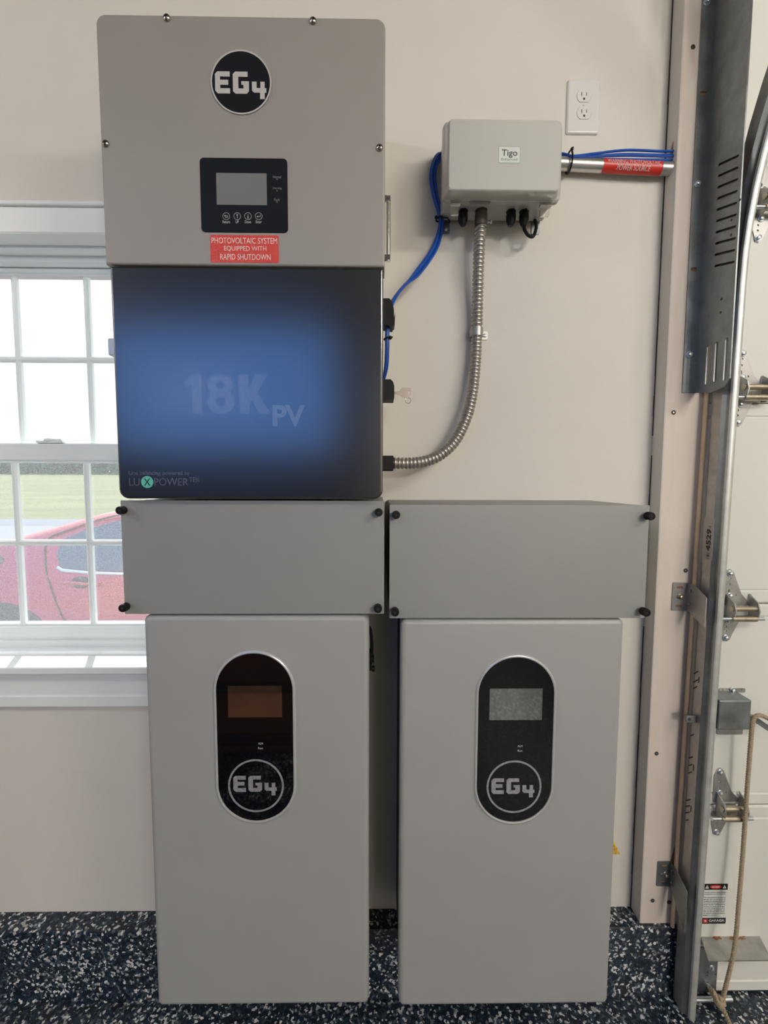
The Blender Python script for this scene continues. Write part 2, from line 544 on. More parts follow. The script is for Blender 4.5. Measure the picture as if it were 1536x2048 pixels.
# ------------------------------------------------------------------ room shell
b = MB()
T = 0.16
b.box(RX0-T, WX0, 0, T, ZBASE-0.3, CEIL)
b.box(WX0, WX1, 0, T, WZ1, CEIL)
b.box(WX0, WX1, 0, T, ZBASE-0.3, WZ0)
b.box(WX1, XO-0.004, 0, T, ZBASE-0.3, CEIL)
b.box(XO-0.004, XO2, 0, T, DZ1, CEIL)
b.box(XO2, RX1+T, 0, T, ZBASE-0.3, CEIL)
struct('wall_front', mb=b, mat=M['wall'])
b = MB().box(RX0-T, RX0, RYL-T, 0, -0.1, CEIL)
struct('wall_left', mb=b, mat=M['wall'])
b = MB().box(RX1, RX1+T, RY0-T, 0, -0.1, CEIL)
struct('wall_right', mb=b, mat=M['wall'])
# left bay: dark wall and window added for the inverter cover's blue reflection, the right bay runs deeper
BX0, BX1, BZ0, BZ1, XR = -2.7, -0.42, 1.62, 2.85, 0.25
b = MB()
b.box(RX0, BX0, RYL-T, RYL, -0.1, CEIL)
b.box(BX0, BX1, RYL-T, RYL, BZ1, CEIL)
b.box(BX0, BX1, RYL-T, RYL, -0.1, BZ0)
b.box(BX1, XR, RYL-T, RYL, -0.1, CEIL)
struct('wall_back_left', mb=b, mat=M['panelling'])
wb = struct('added_window', loc=((BX0+BX1)/2, RYL, BZ0))
b = MB()
for x0, x1, z0, z1 in ((BX0, BX0+.04, BZ0, BZ1), (BX1-.04, BX1, BZ0, BZ1), (BX0, BX1, BZ0, BZ0+.04), (BX0, BX1, BZ1-.04, BZ1)):
    b.box(x0+.0005, x1-.0005, RYL-.10, RYL-.04, z0+.0005, z1-.0005)
b.build('frame', M['vinyl'], wb)
MB().box(BX0+.04, BX1-.04, RYL-.075, RYL-.070, BZ0+.04, BZ1-.04).build('pane', M['pane'], wb)
struct('wall_return', mb=MB().box(XR-T, XR, RY0, RYL-T, -0.1, CEIL), mat=M['wall'])
struct('wall_back', mb=MB().box(XR-T, RX1, RY0-T, RY0, -0.1, CEIL), mat=M['wall'])
b = MB()
b.box(RX0-T, RX1+T, RYL-T, T, CEIL, CEIL+0.1)
b.box(XR-T, RX1+T, RY0-T, RYL-T, CEIL, CEIL+0.1)
struct('ceiling', mb=b, mat=M['ceiling'])
b = MB()
b.box(RX0-T, RX1+T, RYL-T, T, -0.1, FZ)
b.box(XR-T, RX1+T, RY0-T, RYL-T, -0.1, FZ)
struct('floor', mb=b, mat=M['flake'])
# flaked concrete curb under the wall
b = MB()
def curb(x0, x1):
    prof = [(0.0, -0.05), (YCURB-0.012, -0.05), (YCURB-0.008, FZ+0.004), (YCURB-0.003, 0.01), (YCURB, 0.05), (YCURB, ZBASE-0.008), (YCURB+0.004, ZBASE-0.001), (YCURB+0.01, ZBASE), (0.0, ZBASE+0.003)]
    b.loft([[(x, y, z) for y, z in prof] for x in (x0, x1)])
curb(RX0, XO)
curb(XO2, RX1)
struct('baseboard_front', mb=b, mat=M['flake'])

# ------------------------------------------------------------------ garage door jamb
jamb = struct('trim_1', loc=(XJ, YJ, ZBASE))
b = MB()
b.box(XJ+0.002, XO, YJ, -0.001, ZBASE, CEIL)
b.build('jamb_face', M['jamb'], jamb)
b = MB()
b.box(XJ, XJ+0.002, YJ+0.0005, -0.001, ZBASE, CEIL)
b.build('jamb_side', M['jambside'], jamb)
# cracked caulk line where wall meets jamb
b = MB()
z = ZBASE
while z < CEIL:
    wv = 0.0012+0.0014*random.random()
    h = 0.05
    if not (0.95 < z < 1.03 or 1.42 < z < 1.47):
        b.box(XJ-wv, XJ+0.0004, -0.0025, 0.0, z, z+h)
    z += h
b.build('caulk_gap', M['caulk'], jamb)
# raw wood showing around the pipe hole and beside the bracket
q = PX(1343, 298, XJ)
b = MB().prism([(-q.y-0.006, q.z-0.016), (-q.y+0.007, q.z-0.016), (-q.y+0.006, q.z+0.014), (-q.y, q.z+0.006)], 0.0, 0.0006, leftface(XJ))
b.build('bare_wood_patch', M['rawwood'], jamb)
def hole_screw(px, py, r=0.0048):
    p = P(px, py, YJ)
    h = MB()
    h.ring(p.x, p.z, r*1.12, r*.98, -0.001, 0.0006, front(YJ), 20)
    h.prism(circle(p.x, p.z, r, 20), 0.0, 0.0003, front(YJ))
    s = h.build('screw_hole', M['hole'], jamb)
    k = MB()
    k.lathe((p.x+0.0006, YJ-0.0003, p.z-0.0004), (0, -1, 0), [(0, r*.55), (0.0006, r*.5), (0.0009, r*.2)], 12)
    k.build('screw_head', M['screwsteel'], s)
for px, py in ((1386, 94), (1347, 825), (1371, 1141), (1313, 1507), (1305, 1801), (1338, 1804)):
    hole_screw(px, py)
# bare wood strip where the track stands off the jamb
b = MB()
x0, x1 = P(1355, 1700, YJ).x, XO
za, zb = P(1355, 1735, YJ).z, P(1355, 1690, YJ).z
b.prism([(x1-0.002, za), (x1-0.002, zb+0.02), (x1-0.012, zb), (x1-0.024, za+0.006), (x1-0.026, za)], 0, 0.0005, front(YJ))
b.build('bare_wood_patch', M['rawwood'], jamb)

# ------------------------------------------------------------------ window
win = struct('window_1', loc=((WX0+WX1)/2, 0, WZ0))
YG1, YG2 = 0.074, 0.108        # lower and upper sash faces
def zz(py, Y, px=100):
    return P(px, py, Y).z
cz0, cz1, ccap = WZ1, zz(417, -0.018), zz(400, -0.024)
b = MB()
b.slab(WX0-0.09, WX1+0.075, cz0+0.0, cz1+0.004, -0.018, 0.0, 0, 0.003)
b.slab(WX0-0.10, WX1+0.085, cz1+0.004, ccap, -0.026, 0.0, 0, 0.004)
b.slab(WX0-0.085, WX0, SILLZ, cz0, -0.016, 0.0, 0, 0.003)
b.slab(WX1, WX1+0.07, SILLZ, cz0, -0.016, 0.0, 0, 0.003)
b.build('casing', M['trimpaint'], win)
b = MB()
b.box(WX0, WX0+0.018, 0.0, 0.155, WZ0, WZ1)
b.box(WX1-0.018, WX1, 0.0, 0.155, WZ0, WZ1)
b.box(WX0+.018, WX1-.018, -.017, 0.0378, WZ1-.0012, WZ1-.0002)
b.box(WX0, WX1, 0.03, 0.155, WZ0, WZ0+0.03)
zs1 = zz(496, 0.038); zs2 = zz(524, 0.078)
b.box(WX0+.018, WX1-.018, 0.038, 0.155, zs1, WZ1-.0002)
b.box(WX0+.018, WX1-.018, 0.078, 0.155, zs2, zs1)
b.build('frame', M['vinyl'], win)
GX0, GX1 = -1.385, -0.606
def sash(name, Y, zt_out, zt, zb, zb_out, pane_mat, zm):
    s = MB()
    d = 0.03
    s.slab(WX0+0.018, GX0, zb, zt, Y+.0004, Y+d, 0, 0.003)
    s.slab(GX1, WX1-0.018, zb, zt, Y+.0004, Y+d, 0, 0.003)
    s.slab(WX0+0.018, WX1-0.018, zt, zt_out, Y, Y+d, 0, 0.004)
    s.slab(WX0+0.018, WX1-0.018, zb_out, zb, Y, Y+d, 0, 0.004)
    for (x0, x1, z0, z1) in ((GX0, GX1, zb, zb+0.006), (GX0, GX1, zt-0.006, zt)):
        s.box(x0, x1, Y+0.006, Y+d, z0, z1)
    o = s.build(name, M['vinyl'], win)
    n = 4
    for i in range(1, n):
        x = GX0+(GX1-GX0)*i/n
        k = MB()
        k.loft([[(x-0.0085, Y+0.020, z), (x-0.0075, Y+0.012, z), (x-0.003, Y+0.008, z), (x+0.003, Y+0.008, z), (x+0.0075, Y+0.012, z), (x+0.0085, Y+0.020, z)] for z in (zb, zt)])
        k.build('muntin', M['vinyl'], o)
    k = MB()
    k.loft([[(x, Y+0.020, zm-0.0085), (x, Y+0.012, zm-0.0075), (x, Y+0.0075, zm-0.003), (x, Y+0.0075, zm+0.003), (x, Y+0.012, zm+0.0075), (x, Y+0.020, zm+0.0085)] for x in (GX0, GX1)])
    k.build('muntin', M['vinyl'], o)
    k = MB().box(GX0, GX1, Y+0.0205, Y+0.0225, zb, zt)
    k.build('pane', pane_mat, o)
    return o
zmr1, zmr0 = zz(886, YG1), zz(919, YG1)
sash('upper_sash', YG2, zs2-.0004, zz(545, YG2), zz(915, YG2)+0.02, zz(918, YG2), M['pane'], zz(716, YG2))
sash('lower_sash', YG1, zmr1, zz(921, YG1), zz(1253, YG1), zz(1281, YG1), M['pane'], zz(1087, YG1))
b = MB()
q = P(100, 880, YG1-0.0)
b.box(q.x-0.035, q.x+0.035, YG1-0.004, YG1+0.02, zmr1, zmr1+0.006)
b.lathe((q.x-0.005, YG1+0.008, zmr1+0.006), (0, 0, 1), [(0, 0.016), (0.006, 0.014), (0.009, 0.005)], 18)
b.box(q.x-0.005, q.x+0.03, YG1, YG1+0.008, zmr1+0.006, zmr1+0.011)
b.build('sash_lock', M['vinyl'], win)
b = MB().box(GX0, GX1, 0.135, 0.1365, zz(1262, 0.13), zz(900, 0.13))
b.build('insect_screen', M['screen'], win)
b = MB()
b.slab(WX0-0.11, WX1+0.09, SILLZ-0.02, SILLZ, -0.05, 0.0, 0, 0.004)
b.box(WX0, WX1, 0.0, 0.088, SILLZ-0.02, SILLZ)
b.slab(WX0-0.09, WX1-0.0, zz(1298, YG1), zz(1281, YG1)+0.004, YG1-0.012, YG1+0.03, 0, 0.003)
b.build('stool', M['trimpaint'], win)
b = MB()
za, zb_ = zz(1413, -0.018), SILLZ-0.02
b.slab(WX0-0.09, WX1+0.075, za, zb_, -0.018, 0.0, 0, 0.003)
b.slab(WX0-0.09, WX1+0.075, za, zz(1392, -0.02), -0.021, -0.018, 0, 0.002)
b.build('apron', M['trimpaint'], win)

# ------------------------------------------------------------------ outdoors
GZ = -0.30
b = MB()
for k in range(1):
    b.add([(-60, T, GZ), (60, T, GZ), (60, 14.5, GZ), (-60, 14.5, GZ)], [(0, 1, 2, 3)])
struct('driveway_ground', mb=b, mat=M['gravel'])
b = MB().add([(-80, 14.5, GZ), (80, 14.5, GZ), (80, 17.2, GZ), (-80, 17.2, GZ)], [(0, 1, 2, 3)])
struct('road_ground', mb=b, mat=M['asphalt'])
b = MB()
prof = [(17.2, GZ), (20, GZ+0.12), (30, GZ+0.55), (50, GZ+1.4), (80, GZ+2.55), (130, GZ+2.8)]
b.loft([[(x, y, z) for x in (-150, 150)] for y, z in prof], cap=False, closed=False)
struct('field_ground', mb=b, mat=M['grass'])
b = MB().add([(-60, RYL-T, -0.11), (60, RYL-T, -0.11), (60, -60, -0.11), (-60, -60, -0.11)], [(0, 1, 2, 3)])
struct('yard_ground', mb=b, mat=M['gravel'])
def tree(x, y, h, wd, sh):
    t = thing('tree', 'one of the leafy green trees in the row beyond the field outside the window', 'tree', (x, y, GZ+2.4), 'trees beyond the field')
    MB().cyl((x, y, GZ+2.2), (x, y, GZ+2.5+h*.5), .12, 8, .07).build('trunk', M['bark'], t)
    r = random.Random(sh)
    c = MB()
    for i in range(300):
        a, u, v = r.uniform(0, 2*PI), r.random()**.5, r.uniform(-1, 1)
        s_ = math.sqrt(max(0, 1-v*v))
        if i % 4 == 0:
            s_, v = 1.0, -.95/max(u, .5)
        c.ball((x+wd*.5*u*s_*math.cos(a), y+wd*.5*u*s_*math.sin(a), GZ+2.3+h*.40+h*.40*v*u), r.uniform(.35, .8), 6, (1, 1, r.uniform(.6, .9)))
    c.build('crown', M['leaf'], t, smooth=0)
for i in range(12):
    tree(-78+i*2.9+random.uniform(-.3, .3), (80 if i % 2 else 86.5)+random.uniform(-.4, .4), random.uniform(5.0, 6.2), random.uniform(4.9, 5.3), i)

# red car
YC = 2.05
car = thing('car', 'red car parked outside behind the lower window panes', 'car', (-1.2, YC+.9, GZ))
def roofz(x):      # side-view outline of the car, height over ground
    pts = [(-3.75, .95), (-3.6, 1.08), (-3.2, 1.13), (-2.95, 1.17), (-2.6, 1.27), (-2.2, 1.39), (-1.8, 1.46), (-1.3, 1.49), (-0.7, 1.46), (-.1, 1.30), (.35, 1.06), (.9, .98), (1.25, .80), (1.32, .6)]
    for (a, c), (d, e) in zip(pts, pts[1:]):
        if a <= x <= d:
            return c+(e-c)*(x-a)/(d-a)
    return .6
b = MB()
rings = []
N = 60
for i in range(N+1):
    x = -3.75+5.07*i/N
    top = roofz(x)
    belt = min(.97, top-.03)
    end = min(1, (x+3.75)/.35+.35, (1.32-x)/.4+.3)
    hw = .90*min(1, end)
    tw = hw-.26*max(0, (top-belt)/.5)
    yc = YC+.90
    sec = [(-hw+.06, .22), (-hw+.01, .34), (-hw, .6), (-hw, .74), (-hw+.015, .80), (-hw+.03, belt-.02), (-hw+.05, belt), (-tw, top-.06), (-tw+.08, top-.012), (-tw+.2, top)]
    ring = [(x, yc+y, GZ+z) for y, z in sec] + [(x, yc-y, GZ+z) for y, z in reversed(sec)]
    rings.append(ring)
b.loft(rings)
body = b.build('body', M['carred'], car, smooth=50)
def side_y(x, z):          # near side of the body at that place
    top = roofz(x); belt = min(.97, top-.03)
    hw = .90; tw = hw-.26*max(0, (top-belt)/.5)
    h = z-GZ
    if h <= belt:
        for (za, ya), (zb2, yb2) in zip(((0, .05), (.34, .01), (.6, .0), (.74, .0), (.80, .015), (belt-.02, .03)), ((.34, .01), (.6, .0), (.74, .0), (.80, .015), (belt-.02, .03), (belt, .05))):
            if za <= h <= zb2:
                return YC+ya+(yb2-ya)*(h-za)/max(zb2-za, 1e-4)
        return YC
    return YC+.9-(hw-.05+(tw-hw+.05)*min(1, (h-belt)/max(.02, top-.06-belt)))
def on_side(px, py, off=0.012):
    y = YC
    for _ in range(6):
        p = P(px, py, y)
        y = side_y(p.x, p.z)
    p = P(px, py, y)
    return Vector((p.x, y-off, p.z))
g = [(120, 1095), (130, 1078), (175, 1058), (243, 1040), (330, 1022), (400, 1018), (400, 1132), (300, 1140), (240, 1142), (130, 1138), (121, 1128), (116, 1110)]
b = MB()
gp = [on_side(*q) for q in g]
b.add(gp + [p+Vector((0, .02, 0)) for p in gp], [tuple(range(len(g)))])
b.build('window', M['carglass'], car, smooth=0)
b = MB().tube([on_side(*q, .014) for q in ((118, 1134), (128, 1140), (180, 1145), (243, 1147), (330, 1146), (400, 1140))], .012, 8)
b.build('window_trim', M['cartrim'], car)
for pts in (((95, 1079), (92, 1090), (91, 1105), (93, 1140), (100, 1165), (110, 1195), (122, 1225), (134, 1250)),
            ((96, 1080), (108, 1071), (150, 1056), (190, 1042), (243, 1029), (330, 1012))):
    MB().tube(catmull([on_side(*q, .004) for q in pts], 5), .006, 6).build('door_seam', M['carseam'], car)
b = MB().tube(catmull([on_side(128, 1164, .005), on_side(132, 1163, .03), on_side(165, 1165, .035), on_side(195, 1168, .03), on_side(199, 1169, .005)], 5), .012, 8)
b.build('door_handle', M['carred'], car)
b = MB()
q = on_side(162, 1165, .001)
b.ball(q, .075, 14, (1.0, .12, .62))
b.build('handle_recess', M['carseam'], car)
q = on_side(4, 1258)
for wx in (q.x, q.x+2.75):
    MB().cyl((wx, YC-.006, GZ+.36), (wx, YC+.3, GZ+.36), .40, 30).build('wheel_arch', M['seal'], car)
    k = MB().lathe((wx, YC-.02, GZ+.33), (0, 1, 0), [(.03, .20), (.012, .22), (.0, .30), (.02, .325), (.2, .325)], 30).build('wheel', M['tyre'], car)
b = MB()
q = on_side(-8, 1122, 0)
b.ball(q, .06, 14, (1.0, .25, .8))
b.build('quarter_glass', M['carglass'], car)  # dark quarter glass at the rear of the car side

# ------------------------------------------------------------------ garage door
door = struct('door_1', loc=(XO, YDOOR, 0))
joints = [P(1500, y, YDOOR).z for y in (400, 806, 1208, 1611)]
dbot = P(1500, 1984, YDOOR).z
edges = sorted([dbot]+joints+[joints[0]+(joints[0]-joints[1])])
for z0, z1 in zip(edges, edges[1:]):
    e = .0015
    g = .034
    Y = YDOOR
    def gr(zc):
        return [(Y, zc-.004), (Y+.0025, zc-.0015), (Y+.0025, zc+.0015), (Y, zc+.004)]
    prof = [(Y+.05, z0+e), (Y+.004, z0+e), (Y, z0+e+.004)] + gr(z0+g) + gr(z1-g) + [(Y, z1-e-.004), (Y+.004, z1-e), (Y+.05, z1-e)]
    s = MB().loft([[(x, y, z) for y, z in prof] for x in (XO+.004, XO2-.004)])
    s.build('panel', M['door'], door, smooth=20)
MB().box(XO+.006, XO2-.006, YDOOR+.004, YDOOR+.045, FZ, dbot).build('bottom_seal', M['seal'], door)

def bolt(mb, p, r=.0062, h=.005, d=(0, -1, 0)):
    p, d = Vector(p), Vector(d)
    mb.lathe(p, d, [(0, r*1.25), (.0012, r*1.25), (.0018, r*1.1)], 18)
    mb.lathe(p+d*.0015, d, [(0, r*.8), (h, r*.8), (h+.0008, r*.55)], 6)
    return mb

def hinge(jy, xs, with_low=True):
    """galvanized roller hinge; jy: joint row, xs: left edge column"""
    Y = YDOOR
    c = P(xs, jy, Y)
    s = F/(Y+CAMD)
    def L(dx, dy):
        return (c.x+dx/s, c.z-dy/s)
    h = MB()
    up = [L(-4, -2), L(-4, -60), L(2, -74), L(8, -77), L(15, -72), L(34, -26), L(52, -6), L(52, -2)]
    lo = [L(-4, 20), L(40, 20), L(34, 28), L(16, 68), L(10, 74), L(3, 72), L(-4, 50)]
    h.plate(up, [circle(*L(8, -46), .0026, 12), slot(*L(8, -32), .008, .004, PI/2), circle(*L(22, -24), .0026, 12), circle(*L(9, -58), .0022, 12)], 0, .0025, front(Y))
    h.plate(lo, [circle(*L(6, 42), .0026, 12), circle(*L(6, 52), .0026, 12)], 0, .0025, front(Y))
    # raised leaf carrying the tubes
    e = [(.0025, -26), (.030, -12), (.036, 4), (.030, 22), (.016, 28), (.0025, 27)]
    x1 = L(50, 0)[0]
    for x in (x1, L(2, 0)[0]):
        ring0 = [(x, Y-y, L(0, dy)[1]) for y, dy in e]
        h.loft([ring0, [(x+.003, y, z) for _, y, z in ring0]])
    o = h.build('hinge', M['galv'], door)
    k = MB()
    k.cyl((L(0, 0)[0], Y-.024, L(0, 0)[1]), (x1, Y-.024, L(0, 0)[1]), .0068, 18)
    k.cyl((L(0, 0)[0], Y-.026, L(0, 20)[1]), (x1, Y-.026, L(0, 20)[1]), .0078, 18)
    k.build('hinge_tube', M['zinc'], o)
    k = MB().cyl((L(-20, 0)[0], Y-.026, L(0, 20)[1]), (L(66, 0)[0], Y-.026, L(0, 20)[1]), .0048, 14)
    k.build('roller_shaft', M['boltzinc'], o)
    for dx, dy in ((8, -68), (10, -22), (10, 30), (7, 66)):
        x, z = L(dx, dy)
        bolt(MB(), (x, Y-.0025, z)).build('bolt', M['boltzinc'], o)
    return o
hinge(1212, 1447)
hinge(1604, 1428)
hinge(778, 1471)
hinge(406, 1511)

# slide lock housing with its hook and bolt
def quadbox(mb, x0, x1, z0, z1, yf, yb, b=.003):
    mb.slab(x0, x1, z0, z1, yf, yb, .002, b)
x0, x1, z0, z1 = R(1437, 1401, 1502, 1460, YDOOR-.05)
b = MB()
b.slab(x0, x1, z0, z1, YDOOR-.05, YDOOR-.001, .002, .003)
lock = b.build('lock_housing', M['galvdark'], door)
fx0, fx1 = P(1437, 1385, YDOOR).x, P(1489, 1385, YDOOR).x
for za, zb_ in ((z1-.004, P(1460, 1376, YDOOR).z), (P(1460, 1468, YDOOR).z, z0+.004)):
    k = MB().plate(rrect(fx0, fx1, za, zb_, .003, 3), [circle(fx0+(fx1-fx0)*q, (za+zb_)/2+.002, .0022, 12) for q in (.12, .38, .62, .84)], 0, .0025, front(YDOOR))
    fl = k.build('mounting_flange', M['galv'], lock)
    bolt(MB(), (fx0+(fx1-fx0)*.5, YDOOR-.0025, (za+zb_)/2+.001)).build('bolt', M['boltzinc'], lock)
b = MB()
hz = P(1505, 1440, YDOOR-.03).z
hx = P(1500, 1440, YDOOR-.03).x
hook = [(hx-.01, hz+.012), (hx+.012, hz+.010), (hx+.024, hz+.002), (hx+.045, hz-.012), (hx+.05, hz-.022), (hx+.042, hz-.026), (hx+.016, hz-.008), (hx+.006, hz-.002), (hx-.01, hz-.002)]
b.prism(hook, .022, .034, front(YDOOR))
b.build('lock_lever', M['galvdark'], lock)
b = MB()
qa, qb = P(1371, 1439, -.085), P(1432, 1437, -.085)
zc = (qa.z+qb.z)/2
b.slab(qa.x, qb.x+.02, zc-.009, zc+.009, -.087, -.081, .008, .001)
lb = b.build('lock_bolt', M['galvdark'], door)
MB().lathe((qa.x+.009, -.087, zc), (0, -1, 0), [(0, .004), (.001, .0035)], 14).build('bolt_hole', M['hole'], lb)

# bottom fixture, step plate, roller
b = MB()
x0, x1, z0, z1 = R(1390, 1893, 1433, 1982, YDOOR)
b.plate(rrect(x0, x1, z0, z1, .002, 2), [circle(x0+(x1-x0)*u, z0+(z1-z0)*v, .0022, 10) for u, v in ((.62, .72), (.9, .72), (.55, .45), (.55, .38), (.92, .40), (.58, .22))], 0, .003, front(YDOOR))
bf = b.build('bottom_bracket', M['galvdark'], door)
bolt(MB(), (x0+(x1-x0)*.72, YDOOR-.003, z0+(z1-z0)*.56), .0055).build('bolt', M['boltzinc'], bf)
px_, pz_ = x0+(x1-x0)*.6, z0+(z1-z0)*.08
MB().cyl((px_, YDOOR, pz_+.01), (px_+.008, YDOOR-.05, pz_-.004), .006, 14).build('cable_pin', M['boltzinc'], bf)
rz = P(1430, 1998, -.085).z
b = MB()
b.cyl((P(1385, 1998, -.085).x, -.085, rz), (P(1463, 1998, -.085).x, -.085, rz), .0062, 16)
b.build('roller_shaft', M['boltzinc'], bf)
b = MB()
sz = P(1440, 1873, YDOOR).z
yfr = -.115
sx0, sx1 = P(1402, 1873, YDOOR).x, P(1519, 1872, YDOOR).x
fx0_, fz_ = P(1418, 1908, yfr).x, P(1440, 1908, yfr).z
fx1_ = P(1545, 1905, yfr).x
top = [(sx0, YDOOR, sz), (fx0_, yfr, sz-.004), (fx1_, yfr, sz-.004), (sx1, YDOOR, sz)]
b.loft([[(x, y, z-.003) for x, y, z in top], top])
b.box(sx0, sx1, YDOOR-.003, YDOOR, sz-.02, sz)
st = b.build('step_plate', M['galv'], door)
b = MB()
for q in range(60):
    u = random.choice((.16, .2, .5, .55, .62, .66, .7, random.random()))+random.uniform(-.05, .05)
    b.ball((sx0+(sx1-sx0)*(.1+.85*u), YDOOR-.001-.007*random.random()**2, sz+.0002), .0010+.0022*random.random()**2, 8, (1.6, .9, .25))
b.build('rust_stain', M['rust'], st)

# warning label on the door
x0, x1, z0, z1 = R(1405, 1767, 1453, 1847, YDOOR)
mf = front(YDOOR-.0006)
b = MB().slab(x0, x1, z0, z1, YDOOR-.0006, YDOOR, .002)
lab = b.build('warning_label', M['sticker'], door)
H, Wd = z1-z0, x1-x0
b = MB()
b.prism(rrect(x0, x1, z1-H*.15, z1, .001, 3), 0, .0002, mf)
b.prism(rrect(x0, x1, z0, z0+H*.15, .001, 3), 0, .0002, mf)
rows = ['Ne pas enlever cette plaque', 'ni peindre sur la presente', '', 'Pour sa competence la porte de', 'garage doit etre la sienne et', 'installee de maniere conforme', 'de votre porte, un ressort', 'peut causer a tout grave', 'tension et apres un danger', 'il est tres dangereux et faire', 'de serieux accidents, la', 'sans ajustement peut causer', 'des blessures graves et meme la', 'mort']
for i, s_ in enumerate(rows):
    if s_:
        zt = z1-H*(.20+.044*i)
        b.text(s_, x0+Wd*.05, x0+Wd*(.93 if i < 13 else .2), zt-H*.028, zt, mf, .0002, .01)
b.text('En Anglais: service client', x0+Wd*.05, x0+Wd*.6, z0+H*.20, z0+H*.225, mf, .0002, .01)
b.build('lettering', M['blackprint'], lab, smooth=0)
m2f = front(YDOOR-.0009)
b = MB()
b.prism([(x0+Wd*(.5+.25*math.cos(a)), z1-H*.075+H*.048*math.sin(a)) for a in [2*PI*i/24 for i in range(24)]], 0, .0002, m2f)
b.prism(rrect(x0+Wd*.05, x0+Wd*.24, z0+H*.03, z0+H*.125, .0005, 2), 0, .0002, m2f)
b.build('red_mark', M['redflat'], lab, smooth=0)
b = MB()
for u in (.14, .86):
    xc = x0+Wd*u
    b.plate([(xc-.005, z1-H*.115), (xc+.005, z1-H*.115), (xc, z1-H*.03)], [[(xc-.0007, z1-H*.10), (xc+.0007, z1-H*.10), (xc+.0007, z1-H*.06), (xc-.0007, z1-H*.06)]], 0, .0002, m2f)
b.text('GARAGA', x0+Wd*.30, x0+Wd*.94, z0+H*.055, z0+H*.115, m2f, .0002, .012)
b.text('DANGER', x0+Wd*.34, x0+Wd*.66, z1-H*.095, z1-H*.058, front(YDOOR-.0012), .0002, .02)
b.ring(x0+Wd*.145, z0+H*.078, .0032, .0016, 0, .0002, front(YDOOR-.0012), 4)
b.build('white_lettering', M['whiteprint'], lab, smooth=0)

# ------------------------------------------------------------------ vertical track
XT = P(1412, 990, -.066).x
track = thing('door_track', 'long galvanized steel garage door track running down beside the door jamb', 'track', (XT, -.09, 0))
zbend = P(1484, 560, -.12).z
path = [(-.0, FZ+0.001), (-.0, zbend)]
RB = .95
for i in range(1, 15):
    a = math.radians(4*i)
    path.append((-(RB-RB*math.cos(a)), zbend+RB*math.sin(a)))
def sweep(name, prof, mat_, thick=.0016):
    """open sheet profile (a along +x, o from the jamb side towards the room) swept up the track"""
    off = []
    for k, (a, o) in enumerate(prof):
        (a0, o0), (a1, o1) = prof[max(k-1, 0)], prof[min(k+1, len(prof)-1)]
        d = math.hypot(a1-a0, o1-o0)
        off.append((a+(o1-o0)/d*thick, o-(a1-a0)/d*thick))
    loop = prof+off[::-1]
    rings = []
    for i, (dy, z) in enumerate(path):
        th = 0.0 if z <= zbend else math.radians(4*(i-1))
        n = Vector((0, -math.cos(th), -math.sin(th)))
        rings.append([Vector((XT+a, Y0T+dy, z))+n*o for a, o in loop])
    return MB().loft(rings).build(name, mat_, track, smooth=40)
Y0T = -.064
sweep('rail', [(.024, .000), (.012, -.001), (.003, .001), (.0, .006), (.0, .010), (.0, .036)], M['galv'])
sweep('rail_curve', [(.0, .036), (.0025, .0395), (.006, .043), (.0075, .047), (.0080, .050)], M['galvdark'])  # darker steel stands in for the dark reflection along this curve
sweep('front_lip', [(.0080, .050), (.0095, .0545), (.014, .0570), (.020, .0570), (.024, .0550)], M['galvpale'])  # paler steel carries the brightness of the lit lip
# pale rolled lip next to the jamb
b = MB()
b.tube([Vector((XT-.0055, Y0T+.006, z)) for z in (.18, zbend+.02)], .0052, 12)
b.build('rear_lip', M['lip'], track)
# punched marks
ml = leftface(XT)
for py in (1345, 1362, 1375, 1470, 1515, 1530, 1545, 1600, 1612, 1625, 1640):
    q = PX(1398-(py-1345)*.052, py, XT)
    v = random.uniform(.7, 1.1)
    MB().prism(slot(-q.y, q.z, .020*v, .0024, .75), -.001, .0006, ml).build('punched_slot', M['hole'], track)
for py in (1355, 1530, 1612):
    q = PX(1401-(py-1345)*.052, py, XT)
    MB().prism(slot(-q.y+.006, q.z-.003, .016, .0024, PI/2), -.001, .0006, ml).build('punched_slot', M['hole'], track)
# number tag
qa, qb = PX(1422, 1036, XT), PX(1420, 1120, XT)
u0, u1 = .070, .104
v0, v1 = qb.z, qa.z
mt = leftface(XT-.0006)
tagm = MB().prism(rrect(u0, u1, v0, v1, .001, 2), 0, .0006, mt).build('number_tag', M['tagtan'], track)
mtx = leftface(XT-.0014) @ Matrix(((0, -1, 0, 0), (1, 0, 0, 0), (0, 0, 1, 0), (0, 0, 0, 1)))
hv = v1-v0
b = MB()
b.text('4529', v0+hv*.22, v0+hv*.74, -(u0+(u1-u0)*.80), -(u0+(u1-u0)*.36), mtx, .0003, .03)
b.text('-1', v0+hv*.76, v0+hv*.81, -(u0+(u1-u0)*.75), -(u0+(u1-u0)*.5), mtx, .0003, .02)
b.text('181', v0+hv*.04, v0+hv*.17, -(u0+(u1-u0)*.75), -(u0+(u1-u0)*.48), mtx, .0003, .01)
b.build('lettering', M['blackprint'], tagm, smooth=0)

